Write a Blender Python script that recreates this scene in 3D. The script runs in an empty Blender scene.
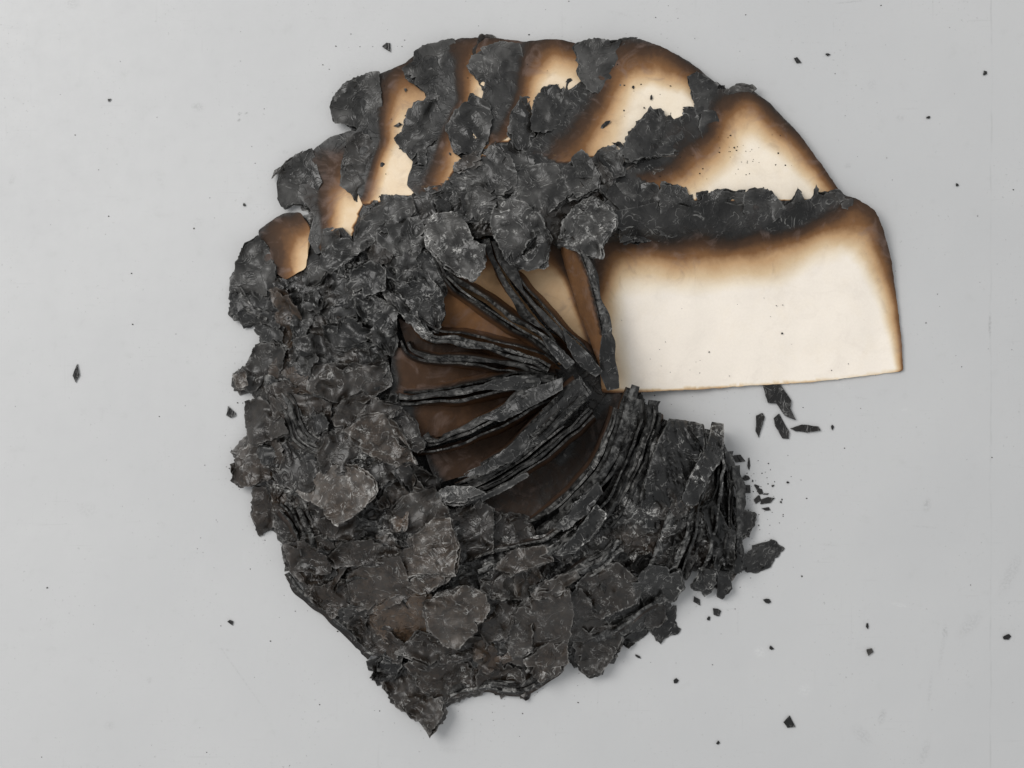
import bpy, math, random
import numpy as np
from mathutils import Vector
from mathutils.geometry import delaunay_2d_cdt

# ------------------------------------------------------------------ camera, light, exposure
S = 0.0007          # metres for one unit of the layout (the book is about 46 cm across)
CAM_H = 1500.0      # camera height in layout units (about 1.05 m)
sc = bpy.context.scene
C = sc.collection

cam_d = bpy.data.cameras.new("camera")
cam_d.sensor_width = 36.0
cam_d.lens = 36.0 * CAM_H / 1024.0
cam_d.clip_start = 0.01
cam_d.clip_end = 50
cam = bpy.data.objects.new("camera", cam_d)
C.objects.link(cam)
cam.location = (0, 0, CAM_H * S)
cam.rotation_euler = (0, 0, 0)
sc.camera = cam

w = bpy.data.worlds.new("World")
sc.world = w
w.use_nodes = True
w.node_tree.nodes["Background"].inputs[0].default_value = (0.955, 0.98, 1.0, 1)
w.node_tree.nodes["Background"].inputs[1].default_value = 0.66


def lamp(name, loc, target, size, energy, col):
    d = bpy.data.lights.new(name, 'AREA')
    d.shape = 'RECTANGLE'
    d.size, d.size_y = size
    d.energy = energy
    d.color = col
    o = bpy.data.objects.new(name, d)
    C.objects.link(o)
    o.location = loc
    o.rotation_euler = (Vector(target) - Vector(loc)).to_track_quat('-Z', 'Y').to_euler()
    return o


lamp("window_light", (-1.5, 0.9, 2.2), (0.0, 0.0, 0), (1.6, 1.4), 55, (1.0, 0.985, 0.965))

sc.view_settings.view_transform = 'Standard'
sc.view_settings.look = 'None'
sc.view_settings.gamma = 1
sc.view_settings.exposure = 0.0
sc.render.engine = 'CYCLES'

# ------------------------------------------------------------------ noise (numpy)
_rs = np.random.RandomState(5)
_perm = _rs.permutation(512)
_perm = np.concatenate([_perm, _perm, _perm])
_ang = _rs.rand(512) * 2 * np.pi
_gx, _gy = np.cos(_ang), np.sin(_ang)


def pn(x, y, seed=0):
    """gradient noise, about -0.7..0.7"""
    x = np.asarray(x, float) + seed * 17.31
    y = np.asarray(y, float) - seed * 9.77
    xi, yi = np.floor(x).astype(int), np.floor(y).astype(int)
    xf, yf = x - xi, y - yi
    u = xf * xf * xf * (xf * (xf * 6 - 15) + 10)
    v = yf * yf * yf * (yf * (yf * 6 - 15) + 10)

    def g(ix, iy, dx, dy):
        h = _perm[(_perm[ix & 511] + iy) & 511]
        return _gx[h] * dx + _gy[h] * dy
    a = g(xi, yi, xf, yf)
    b = g(xi + 1, yi, xf - 1, yf)
    c = g(xi, yi + 1, xf, yf - 1)
    d = g(xi + 1, yi + 1, xf - 1, yf - 1)
    return (a * (1 - u) + b * u) * (1 - v) + (c * (1 - u) + d * u) * v


def fbm(x, y, seed=0, octv=3, gain=0.5):
    s, a, f = 0, 1.0, 1.0
    for i in range(octv):
        s = s + a * pn(np.asarray(x) * f, np.asarray(y) * f, seed + i * 3.7)
        a *= gain
        f *= 2.03
    return s


def ridge(x, y, seed=0, octv=2):
    s, a, f = 0, 1.0, 1.0
    for i in range(octv):
        s = s + a * (1 - np.abs(pn(np.asarray(x) * f, np.asarray(y) * f, seed + i * 5.1)) * 2.2)
        a *= 0.5
        f *= 2.1
    return s / 1.5


# ------------------------------------------------------------------ heap height (layout units)
CTRL = [
    (590, 380, 30), (470, 330, 26), (440, 235, 44), (520, 210, 44), (600, 215, 36), (700, 215, 16), (800, 210, 4),
    (750, 300, 0), (640, 330, 6), (700, 388, -6), (880, 372, -8), (900, 300, -8), (620, 390, -2), (860, 220, -4),
    (600, 140, 20), (700, 150, 10), (800, 160, 0), (650, 90, 6), (550, 80, 6), (480, 100, 10), (400, 140, 8),
    (450, 170, 30), (370, 240, 30), (335, 205, 10), (300, 300, 20), (285, 245, 6), (350, 350, 42), (330, 450, 42),
    (280, 450, 18), (400, 470, 52), (370, 560, 42), (310, 560, 14), (450, 560, 50), (450, 640, 26), (400, 670, 10),
    (550, 600, 44), (560, 650, 14), (640, 580, 34), (650, 500, 50), (700, 500, 42), (722, 470, 34), (700, 560, 18),
    (660, 420, 44), (620, 450, 36), (500, 480, 30), (430, 410, 36), (720, 430, 30),
    (838, 192, -6), (770, 103, -6), (690, 62, -4), (600, 40, -2), (525, 40, -2), (455, 40, -2), (385, 68, -2),
    (335, 105, 0), (280, 185, 0), (236, 265, 2), (240, 370, 4), (236, 470, 4), (260, 530, 3), (300, 590, 3),
    (350, 635, 3), (380, 685, 2), (428, 730, 1), (500, 690, 4), (575, 665, 4), (640, 630, 4), (680, 600, 4),
    (730, 580, 3), (745, 530, 6), (735, 470, 10), (770, 550, 1),
]
_cp = np.array(CTRL, float)


def _tps(r2):
    return 0.5 * r2 * np.log(r2 + 1e-6)


_n = len(_cp)
_X = _cp[:, :2] / 300.0
_K = _tps(((_X[:, None] - _X[None]) ** 2).sum(-1)) + np.eye(_n) * 0.002
_Pm = np.c_[np.ones(_n), _X]
_A = np.block([[_K, _Pm], [_Pm.T, np.zeros((3, 3))]])
_w = np.linalg.solve(_A, np.r_[_cp[:, 2], 0, 0, 0])


def HH(x, y):
    P = np.c_[np.ravel(x), np.ravel(y)] / 300.0
    out = np.zeros(len(P))
    for i in range(0, len(P), 4000):
        p = P[i:i + 4000]
        k = _tps(((p[:, None] - _X[None]) ** 2).sum(-1))
        out[i:i + 4000] = k @ _w[:_n] + np.c_[np.ones(len(p)), p] @ _w[_n:]
    return out.reshape(np.shape(x))


# ------------------------------------------------------------------ mesh helpers
HUB = (590.0, 382.0)


def world(x, y, z):
    """layout position measured in the photograph + height -> metres"""
    k = 1 - z / CAM_H
    return np.c_[(x - 512) * k * S, (384 - y) * k * S, z * S]


ORG = world(np.array([HUB[0]]), np.array([HUB[1]]), np.array([0.0]))[0]


def poly_dist(P, line, closed=False, wts=None):
    """distance of points P to a polyline; also the interpolated third column"""
    L = np.asarray(line, float)
    if closed:
        L = np.vstack([L, L[:1]])
    best = np.full(len(P), 1e9)
    ww = np.ones(len(P))
    for a, b in zip(L[:-1], L[1:]):
        d = b[:2] - a[:2]
        t = np.clip(((P - a[:2]) @ d) / max(d @ d, 1e-9), 0, 1)
        q = a[:2] + t[:, None] * d
        r = np.hypot(*(P - q).T)
        m = r < best
        best[m] = r[m]
        if L.shape[1] > 2:
            ww[m] = (a[2] + (b[2] - a[2]) * t)[m]
    return (best, ww) if L.shape[1] > 2 else best


def inside(P, poly):
    poly = np.asarray(poly, float)
    x, y = P[:, 0], P[:, 1]
    r = np.zeros(len(P), bool)
    j = len(poly) - 1
    for i in range(len(poly)):
        xi, yi = poly[i]
        xj, yj = poly[j]
        c = ((yi > y) != (yj > y)) & (x < (xj - xi) * (y - yi) / (yj - yi + 1e-12) + xi)
        r ^= c
        j = i
    return r


def ragged(poly, step, rag, seed, saw=0.0, soft=1.0):
    poly = np.asarray(poly, float)
    pts = []
    for a, b in zip(poly, np.roll(poly, -1, 0)):
        n = max(1, int(np.hypot(*(b - a)) / step))
        for k in range(n):
            pts.append(a + (b - a) * k / n)
    pts = np.array(pts)
    # soften the traced corners
    pts = (1 - 0.5 * soft) * pts + 0.25 * soft * (np.roll(pts, 1, 0) + np.roll(pts, -1, 0))
    t = np.roll(pts, -1, 0) - np.roll(pts, 1, 0)
    nrm = np.c_[t[:, 1], -t[:, 0]] / (np.hypot(*t.T)[:, None] + 1e-9)
    d = fbm(pts[:, 0] / 9, pts[:, 1] / 9, seed, 2) * rag * 1.6 + pn(pts[:, 0] / 2.6, pts[:, 1] / 2.6, seed + 50) * rag * 0.9
    if saw:
        rr = np.random.RandomState(int(seed * 7) % 9999)
        d = d + (rr.rand(len(pts)) ** 3) * saw
    out = pts + nrm * d[:, None]
    if saw > 0.9:                           # narrow tears running in from the rim
        c = out.mean(0)
        rt = np.random.RandomState(int(seed * 31) % 9973)
        n = len(out)
        for _ in range(rt.randint(1, 4)):
            i = rt.randint(n)
            w_ = rt.randint(1, max(2, n // 22) + 1)
            dep = rt.uniform(0.12, 0.42)
            sk = rt.uniform(-0.25, 0.25)
            for o in range(-w_, w_ + 1):
                f = (1 - abs(o) / (w_ + 1)) * dep
                j = (i + o) % n
                v = c - out[j]
                out[j] = out[j] + (v + np.array([-v[1], v[0]]) * sk) * f
    return out


def fill(bound, sp, seed):
    """triangulate a loop with jittered inner points -> P (n,2), tris, distance to rim"""
    rr = np.random.RandomState(int(seed * 13 + 7) % 99999)
    lo, hi = bound.min(0), bound.max(0)
    gx, gy = np.meshgrid(np.arange(lo[0], hi[0], sp), np.arange(lo[1], hi[1], sp * 0.87))
    gx = gx + (np.arange(gx.shape[0]) % 2)[:, None] * sp * 0.5
    G = np.c_[gx.ravel(), gy.ravel()] + (rr.rand(gx.size, 2) - 0.5) * sp * 0.35
    G = G[inside(G, bound)]
    if len(G):
        G = G[poly_dist(G, bound, True) > sp * 0.55]
    nb = len(bound)
    V = [Vector(p) for p in bound] + [Vector(p) for p in G]
    E = [(i, (i + 1) % nb) for i in range(nb)]
    r = delaunay_2d_cdt(V, E, [], 1, 1e-3)
    P = np.array([(v.x, v.y) for v in r[0]])
    F = [tuple(f) for f in r[2]]
    D = poly_dist(P, bound, True)
    return P, F, D


def rim_edges(F):
    cnt = {}
    for f in F:
        for a, b in ((f[0], f[1]), (f[1], f[2]), (f[2], f[0])):
            k = (min(a, b), max(a, b))
            cnt[k] = None if k in cnt else (a, b)
    return [e for e in cnt.values() if e]


class MB:
    """collects sheets of one piece: vertices in layout units, faces and float attributes"""

    def __init__(s):
        s.v, s.f, s.a, s.n = [], [], {}, 0

    def add(s, xyz, faces, **attr):
        n0 = s.n
        s.v.append(xyz)
        s.f += [tuple(i + n0 for i in f) for f in faces]
        for k in ("burn", "rim", "tone", "ash", "warm"):
            v = attr.get(k, 0.0)
            s.a.setdefault(k, []).append(np.broadcast_to(np.asarray(v, float), (len(xyz),)))
        s.n += len(xyz)

    def sheet(s, P, z, F, th, **attr):
        """a closed thin sheet: top, underside and rim"""
        n = len(P)
        top = np.c_[P, z]
        # y runs down in the layout, so flip to keep normals up
        Ft = [(f[0], f[2], f[1]) if _ccw(P, f) else f for f in F]
        bot = np.c_[P, z - th]
        faces = list(Ft) + [(f[0] + n, f[2] + n, f[1] + n) for f in Ft]
        for a, b in rim_edges(Ft):
            faces.append((b, a, a + n, b + n))
        at = {k: (np.r_[v, v] if np.ndim(v) else v) for k, v in attr.items()}
        s.add(np.vstack([top, bot]), faces, **at)

    def build(s, name, mat, parent=None, origin=None, angle=50, smooth=True):
        xyz = np.vstack(s.v)
        W = world(xyz[:, 0], xyz[:, 1], xyz[:, 2])
        o0 = ORG if parent is not None else (origin if origin is not None else np.array([W[:, 0].mean(), W[:, 1].mean(), W[:, 2].min()]))
        me = bpy.data.meshes.new(name)
        me.from_pydata((W - o0).tolist(), [], s.f)
        for k, l in s.a.items():
            a = me.attributes.new(k, 'FLOAT', 'POINT')
            a.data.foreach_set('value', np.concatenate(l).astype(np.float32))
        if smooth:
            me.polygons.foreach_set('use_smooth', [True] * len(me.polygons))
            me.set_sharp_from_angle(angle=math.radians(angle))
        me.materials.append(mat)
        me.update()
        o = bpy.data.objects.new(name, me)
        C.objects.link(o)
        if parent is not None:
            o.parent = parent
        else:
            o.location = o0
        return o


def _ccw(P, f):
    a, b, c = P[f[0]], P[f[1]], P[f[2]]
    return (b[0] - a[0]) * (c[1] - a[1]) - (b[1] - a[1]) * (c[0] - a[0]) > 0


def tag(o, label=None, cat=None, group=None, kind=None):
    for k, v in (("label", label), ("category", cat), ("group", group), ("kind", kind)):
        if v:
            o[k] = v
    return o


# ------------------------------------------------------------------ materials
class NT:
    def __init__(s, name):
        s.m = bpy.data.materials.new(name)
        s.m.use_nodes = True
        s.t = s.m.node_tree
        s.b = s.t.nodes["Principled BSDF"]

    def n(s, typ, **kw):
        nd = s.t.nodes.new(typ)
        for k, v in kw.items():
            setattr(nd, k, v)
        return nd

    def put(s, sock, v):
        if isinstance(v, bpy.types.NodeSocket):
            s.t.links.new(v, sock)
        elif isinstance(v, tuple) and len(v) == 3 and sock.type == 'RGBA':
            sock.default_value = (*v, 1)
        else:
            sock.default_value = v

    def math(s, op, a, b=0.0, c=0.0, clamp=False):
        nd = s.n('ShaderNodeMath', operation=op, use_clamp=clamp)
        for i, v in enumerate((a, b, c)):
            s.put(nd.inputs[i], v)
        return nd.outputs[0]

    def mix(s, f, a, b, blend='MIX'):
        nd = s.n('ShaderNodeMix', data_type='RGBA', blend_type=blend)
        s.put(nd.inputs[0], f)
        s.put(nd.inputs[6], a)
        s.put(nd.inputs[7], b)
        return nd.outputs[2]

    def rng(s, v, a, b, c=0.0, d=1.0, smooth=True):
        nd = s.n('ShaderNodeMapRange')
        nd.interpolation_type = 'SMOOTHSTEP' if smooth else 'LINEAR'
        for i, x in enumerate((v, a, b, c, d)):
            s.put(nd.inputs[i], x)
        return nd.outputs[0]

    def noise(s, vec, scale, detail=3, rough=0.5, dist=0.0):
        nd = s.n('ShaderNodeTexNoise')
        s.put(nd.inputs['Vector'], vec)
        nd.inputs['Scale'].default_value = scale
        nd.inputs['Detail'].default_value = detail
        nd.inputs['Roughness'].default_value = rough
        nd.inputs['Distortion'].default_value = dist
        return nd.outputs[0]

    def attr(s, name):
        nd = s.n('ShaderNodeAttribute', attribute_name=name)
        return nd.outputs['Fac']

    def coords(s):
        tc = s.n('ShaderNodeTexCoord')
        nd = s.n('ShaderNodeVectorMath', operation='SCALE')
        s.put(nd.inputs[0], tc.outputs['Object'])
        nd.inputs['Scale'].default_value = 1.0 / S
        return nd.outputs[0]

    def ramp(s, f, stops):
        nd = s.n('ShaderNodeValToRGB')
        cr = nd.color_ramp
        while len(cr.elements) < len(stops):
            cr.elements.new(0.5)
        for e, (p, c) in zip(cr.elements, stops):
            e.position = p
            e.color = (*c, 1)
        s.put(nd.inputs[0], f)
        return nd.outputs[0]

    def bump(s, h, dist, strength=1.0, nrm=None):
        nd = s.n('ShaderNodeBump')
        s.put(nd.inputs['Height'], h)
        nd.inputs['Distance'].default_value = dist * S
        nd.inputs['Strength'].default_value = strength
        if nrm is not None:
            s.put(nd.inputs['Normal'], nrm)
        return nd.outputs[0]


def char_colour(k, p, tone, ash, warm, rim):
    """charcoal sheet: dark ground, grey bloom, pale ash along creases and rims"""
    big = k.noise(p, 1 / 26.0, 3, 0.55, 0.4)
    mid = k.noise(p, 1 / 7.0, 4, 0.6, 0.8)
    fine = k.noise(p, 1 / 1.6, 3, 0.65)
    crease = k.math('ABSOLUTE', k.math('SUBTRACT', k.noise(p, 1 / 19.0, 2.5, 0.5, 1.6), 0.5))
    line = k.rng(crease, 0.0, 0.016, 1.0, 0.0)
    line = k.math('MULTIPLY', line, k.rng(k.noise(p, 1 / 13.0, 2, 0.5), 0.48, 0.62))
    ground = k.mix(k.rng(big, 0.35, 0.7), (0.005, 0.0047, 0.0043), (0.026, 0.0250, 0.0236))
    ground = k.mix(k.math('MULTIPLY', k.rng(mid, 0.48, 0.78), 0.16), ground, (0.070, 0.068, 0.065))
    ground = k.mix(k.math('MULTIPLY', warm, k.rng(mid, 0.35, 0.65, 0.3, 0.85)), ground, (0.056, 0.035, 0.021))
    sc_ = k.n('ShaderNodeVectorMath', operation='SCALE')
    k.put(sc_.inputs[0], ground)
    k.put(sc_.inputs['Scale'], tone)
    ground = sc_.outputs[0]
    patch = k.rng(k.noise(p, 1 / 11.0, 4, 0.7, 0.5), 0.53, 0.67)
    ash2 = k.math('MULTIPLY', ash, ash)
    a1 = k.math('MULTIPLY', k.math('MULTIPLY', patch, k.rng(fine, 0.38, 0.66)), k.math('MULTIPLY', ash2, 2.2))
    a2 = k.math('MULTIPLY', line, k.math('MULTIPLY_ADD', ash, 1.2, 0.08))
    redge = k.math('MULTIPLY', k.rng(rim, 0.2, 1.7, 1.0, 0.0), k.rng(mid, 0.38, 0.7))
    a3 = k.math('MULTIPLY', redge, k.math('MULTIPLY_ADD', ash, 0.75, 0.06))
    a4 = k.math('MULTIPLY', k.rng(fine, 0.66, 0.76), k.math('MULTIPLY_ADD', ash2, 0.6, 0.01))
    al = k.math('ADD', k.math('ADD', a1, a2), k.math('ADD', a3, a4), clamp=True)
    col = k.mix(al, ground, (0.43, 0.42, 0.40))
    h = k.math('ADD', k.math('MULTIPLY', mid, 0.5), k.math('MULTIPLY', fine, k.math('MULTIPLY_ADD', ash2, 0.5, 0.03)))
    h = k.math('ADD', h, k.math('MULTIPLY', k.rng(crease, 0.0, 0.05, 1.0, 0.0), 0.3))
    return col, h, al, big


def mat_char():
    k = NT("charred_paper")
    p = k.coords()
    col, h, al, big = char_colour(k, p, k.attr("tone"), k.attr("ash"), k.attr("warm"), k.attr("rim"))
    k.put(k.b.inputs['Base Color'], col)
    k.put(k.b.inputs['Roughness'], k.math('ADD', k.rng(big, 0.3, 0.7, 0.27, 0.44), k.math('MULTIPLY', al, 0.3)))
    k.b.inputs['Specular IOR Level'].default_value = 0.40
    k.put(k.b.inputs['Normal'], k.bump(h, 1.1, 0.9))
    return k.m


def mat_page():
    k = NT("scorched_paper")
    p = k.coords()
    burn = k.attr("burn")
    n1 = k.noise(p, 1 / 22.0, 4, 0.6, 0.5)
    n2 = k.noise(p, 1 / 5.0, 4, 0.6)
    b = k.math('ADD', burn, k.math('MULTIPLY', k.math('SUBTRACT', n1, 0.5), k.rng(burn, 0.0, 0.4, 0.08, 0.13)))
    b = k.math('ADD', b, k.math('MULTIPLY', k.math('SUBTRACT', n2, 0.5), k.rng(burn, 0.1, 0.8, 0.03, 0.09)))
    col = k.ramp(b, [(0.0, (0.82, 0.745, 0.655)), (0.10, (0.77, 0.67, 0.535)), (0.26, (0.62, 0.465, 0.295)),
                     (0.42, (0.46, 0.29, 0.155)), (0.58, (0.185, 0.092, 0.040)), (0.74, (0.066, 0.036, 0.021)),
                     (0.90, (0.026, 0.019, 0.015))])
    smoke = k.math('MULTIPLY', k.rng(k.noise(p, 1 / 30.0, 5, 0.65, 1.2), 0.50, 0.70), k.rng(b, 0.05, 0.4, 0.06, 0.38))
    col = k.mix(smoke, col, (0.20, 0.145, 0.125))
    fib = k.rng(k.noise(p, 1 / 2.2, 5, 0.75), 0.3, 0.7, 0.975, 1.02)
    vs = k.n('ShaderNodeVectorMath', operation='SCALE')
    k.put(vs.inputs[0], col)
    k.put(vs.inputs['Scale'], fib)
    col = vs.outputs[0]
    # small brown foxing spots
    fox = k.math('MULTIPLY', k.rng(k.noise(p, 1 / 14.0, 5, 0.7), 0.66, 0.76), 0.22)
    col = k.mix(fox, col, (0.42, 0.27, 0.13))
    cc, h, al, big = char_colour(k, p, k.attr("tone"), k.attr("ash"), 0.0, k.attr("rim"))
    f = k.rng(b, 0.86, 0.99)
    col = k.mix(f, col, cc)
    k.put(k.b.inputs['Base Color'], col)
    k.put(k.b.inputs['Roughness'], k.rng(b, 0.84, 0.99, 0.62, 0.45))
    k.put(k.b.inputs['Specular IOR Level'], k.rng(b, 0.84, 0.99, 0.10, 0.36))
    hh = k.math('MULTIPLY', h, k.rng(b, 0.75, 1.0, 0.04, 1.0))
    k.put(k.b.inputs['Normal'], k.bump(hh, 1.0, 0.8))
    return k.m


def mat_floor():
    k = NT("painted_floor")
    p = k.coords()
    sep = k.n('ShaderNodeSeparateXYZ')
    k.put(sep.inputs[0], p)
    base = k.mix(k.rng(k.noise(p, 1 / 240.0, 4, 0.6), 0.3, 0.7), (0.468, 0.467, 0.466), (0.494, 0.492, 0.489))
    # fine grime and wear
    g = k.noise(p, 1 / 18.0, 6, 0.65)
    base = k.mix(k.math('MULTIPLY', k.rng(g, 0.57, 0.75), 0.26), base, (0.40, 0.40, 0.39))
    sp = k.noise(p, 1 / 3.2, 3, 0.6)
    zone = k.rng(k.noise(p, 1 / 60.0, 3, 0.6), 0.44, 0.62)
    base = k.mix(k.math('MULTIPLY', k.math('MULTIPLY', k.rng(sp, 0.62, 0.74), zone), 0.5), base, (0.25, 0.25, 0.24))
    # scuffs: drawn-out noise, two directions
    for (sx, sy, rot, am) in ((1 / 70., 1 / 3., 0.9, 0.22), (1 / 4., 1 / 80., 0.15, 0.16)):
        mp = k.n('ShaderNodeMapping')
        k.put(mp.inputs['Vector'], p)
        mp.inputs['Rotation'].default_value = (0, 0, rot)
        mp.inputs['Scale'].default_value = (sx, sy, 1)
        nz = k.noise(mp.outputs[0], 1.0, 3, 0.6)
        base = k.mix(k.math('MULTIPLY', k.math('MULTIPLY', k.rng(nz, 0.62, 0.72), zone), am), base, (0.36, 0.36, 0.355))
    # pale lighter rubs
    pl = k.rng(k.noise(p, 1 / 30.0, 5, 0.7, 1.0), 0.66, 0.80)
    base = k.mix(k.math('MULTIPLY', pl, 0.25), base, (0.56, 0.56, 0.56))
    # scuffs and rubs where they lie: x, y, length, width, turn, strength, darker or paler
    grit = k.noise(p, 1 / 2.6, 4, 0.7)
    for (mx_, my_, ln, wd, rot, am, cc_) in (
            (198, 107, 9, 6, 0, .5, .30), (240, 114, 3, 2.5, 0, .8, .25), (246, 113, 2.5, 2, 0, .8, .25), (239, 120, 2.5, 2.5, 0, .8, .25),
            (72, 4, 10, 6, 0, .4, .32), (12, 180, 4, 8, .5, .4, .33), (160, 180, 5, 12, -.4, .3, .36), (198, 222, 8, 7, 0, .3, .36),
            (990, 325, 2.2, 16, 0, .6, .28), (1010, 575, 8, 30, .45, .35, .33), (970, 625, 9, 22, .8, .35, .34), (945, 632, 4, 9, 0, .5, .30),
            (942, 650, 3, 26, .15, .3, .34), (882, 717, 5, 10, .3, .5, .30), (862, 735, 16, 8, .8, .35, .33), (925, 752, 6, 18, .3, .35, .34),
            (930, 690, 2.5, 24, .1, .3, .34), (900, 605, 12, 2.5, .2, .35, .62), (760, 652, 8, 7, 0, .45, .60), (805, 690, 9, 8, 0, .4, .60),
            (872, 85, 6, 7, 0, .35, .34), (900, 118, 5, 5, 0, .4, .32), (848, 166, 5, 4, 0, .4, .32), (150, 680, 4, 5, 0, .4, .32),
            (228, 650, 14, 2, .15, .3, .34), (240, 675, 1.4, 60, -.62, .32, .34), (110, 725, 7, 6, 0, .35, .34), (840, 385, 7, 5, 0, .35, .60),
            (860, 398, 10, 1.6, .1, .4, .34), (905, 410, 9, 2, 0, .35, .60), (927, 505, 5, 9, .2, .5, .30), (925, 527, 18, 1.5, .1, .35, .34),
            (830, 545, 14, 1.4, .1, .4, .33), (285, 152, 5, 3, 0, .4, .34), (188, 362, 5, 3, 0, .4, .36), (88, 510, 12, 10, 0, .3, .36),
            (450, 750, 20, 4, .1, .3, .36), (620, 14, 16, 3, .2, .3, .36), (850, 2, 20, 1.2, -.1, .5, .32)):
        mp = k.n('ShaderNodeMapping', vector_type='TEXTURE')
        k.put(mp.inputs['Vector'], p)
        mp.inputs['Location'].default_value = (mx_ - 512, 384 - my_, 0)
        mp.inputs['Rotation'].default_value = (0, 0, -rot)
        mp.inputs['Scale'].default_value = (ln, wd, 50)
        vl = k.n('ShaderNodeVectorMath', operation='LENGTH')
        k.put(vl.inputs[0], mp.outputs[0])
        mk = k.math('MULTIPLY', k.rng(vl.outputs['Value'], 0.2, 1.1, 1.0, 0.0), k.math('MULTIPLY', k.rng(grit, 0.40, 0.62), am))
        base = k.mix(mk, base, (cc_, cc_, cc_ * 0.985))
    # hairline seam in the paint that runs up the right side
    wob = k.math('MULTIPLY', k.math('SUBTRACT', k.noise(p, 1 / 90.0, 3, 0.6), 0.5), 7.0)
    sx = k.math('ABSOLUTE', k.math('ADD', k.math('SUBTRACT', sep.outputs[0], 479.0), wob))
    seam = k.math('MULTIPLY', k.rng(sx, 0.3, 1.3, 1.0, 0.0), k.rng(k.noise(p, 1 / 35.0, 3, 0.6), 0.40, 0.66, 0.10, 0.55))
    base = k.mix(k.math('MULTIPLY', seam, 0.55), base, (0.34, 0.34, 0.335))
    k.put(k.b.inputs['Base Color'], base)
    k.put(k.b.inputs['Roughness'], k.rng(g, 0.3, 0.7, 0.5, 0.62))
    k.b.inputs['Specular IOR Level'].default_value = 0.3
    hb = k.math('ADD', k.math('MULTIPLY', k.noise(p, 1 / 5.0, 3, 0.5), 0.5), k.math('MULTIPLY', k.noise(p, 1 / 40.0, 2, 0.5), 3.0))
    k.put(k.b.inputs['Normal'], k.bump(hb, 0.5, 0.35))
    return k.m


M_CHAR, M_PAGE, M_FLOOR = mat_char(), mat_page(), mat_floor()

# ------------------------------------------------------------------ the floor
me = bpy.data.meshes.new("floor")
e = 2.5
me.from_pydata([(-e, -e, 0), (e, -e, 0), (e, e, 0), (-e, e, 0)], [], [(0, 1, 2, 3)])
me.materials.append(M_FLOOR)
fl = bpy.data.objects.new("floor", me)
C.objects.link(fl)
tag(fl, "light grey painted floor with faint scuffs and a hairline seam", "floor", kind="structure")

# ------------------------------------------------------------------ the book
book = bpy.data.objects.new("burnt_book", None)
book.empty_display_size = 0.05
C.objects.link(book)
book.location = ORG
tag(book, "burnt book fanned open in a wheel of charred and cream scorched pages", "book")

OUT = [(640, 392), (700, 345), (690, 225), (640, 150), (600, 60), (525, 52), (460, 52), (400, 78), (345, 100), (345, 125), (362, 140), (320, 160),
       (292, 170), (288, 195), (308, 214), (272, 232), (248, 258), (242, 292), (258, 312), (272, 335), (262, 352),
       (250, 375), (256, 405), (255, 440), (246, 465), (260, 482), (262, 510), (270, 528), (286, 545), (300, 568),
       (305, 582), (318, 595), (340, 608), (356, 622), (366, 638), (386, 650), (386, 672), (402, 688), (420, 704),
       (436, 698), (450, 690), (480, 680), (520, 680), (545, 668), (570, 652), (595, 660), (615, 640), (645, 622),
       (665, 618), (675, 595), (690, 572), (720, 572), (735, 555), (738, 520), (726, 490), (724, 450), (708, 432), (668, 432)]


def base_z(P):
    return np.maximum(HH(P[:, 0], P[:, 1]), 1.0)


# solid heap of leaves under everything
mb = MB()
P, F, D = fill(ragged(OUT, 2.2, 2.2, 3, saw=2.0, soft=0.3), 2.5, 3)
mx, my = P[:, 0] + 16 * pn(P[:, 0] / 38, P[:, 1] / 38, 41), P[:, 1] + 16 * pn(P[:, 0] / 38, P[:, 1] / 38, 42)
zz = base_z(P) - 1 + fbm(P[:, 0] / 45, P[:, 1] / 45, 8, 2) * 9
lay_h = fbm(mx / 30, my / 30, 14, 3) * 20 + base_z(P) * 0.35
for st, wt in ((5.0, 1.0), (2.1, 0.35)):       # torn sheets lying over one another: flats with steep ragged steps
    q = lay_h / st
    fr = q - np.floor(q)
    zz = zz + wt * st * (np.floor(q) + np.clip((fr - 0.8) / 0.2, 0, 1) - q * 0.6) * 0.8
lay_rim = np.minimum(np.abs(fr - 0.85) * 6, 3) + 0.4
zz = zz + (ridge(mx / 17, my / 17, 15, 2) - 0.6) * 2.2 + fbm(mx / 5, my / 5, 16, 2) * 0.5
zz = zz * np.clip(D / 14, 0.12, 1) ** 0.5
zz = np.where(D < 0.5, np.minimum(zz, 3.0), np.maximum(zz, 1.0))
hubd = np.hypot(P[:, 0] - 575, P[:, 1] - 378)
zz = zz - 18 * np.exp(-(hubd / 26) ** 2)
FANS = [(395, 285), (440, 245), (500, 235), (565, 225), (610, 300), (640, 385), (640, 440), (600, 500), (540, 540), (470, 530), (425, 485), (395, 450), (388, 330)]
zz = np.where(inside(P, FANS), np.minimum(zz, 8.0), zz)
zz = np.where(inside(P, [(590, 236), (620, 238), (760, 236), (760, 420), (650, 400), (610, 385)]), np.minimum(zz, 0.8), zz)
zz = np.maximum(zz, 0.6)
tn = 0.85 + 0.9 * fbm(P[:, 0] / 35, P[:, 1] / 35, 17, 2)
mb.sheet(P, zz, F, 0.5, burn=1.0, rim=np.minimum(D, lay_rim), tone=np.clip(tn, 0.35, 1.6), ash=np.clip(0.35 + 0.9 * fbm(P[:, 0] / 40, P[:, 1] / 40, 18, 2) + 0.35 * ((P[:, 0] > 570) & (P[:, 1] > 510)), 0.05, 1.1),
         warm=np.clip(0.08 + 0.8 * fbm(P[:, 0] / 45, P[:, 1] / 45, 19, 2), 0, 0.8))
mb.build("charred_page_block", M_CHAR, book)


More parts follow.
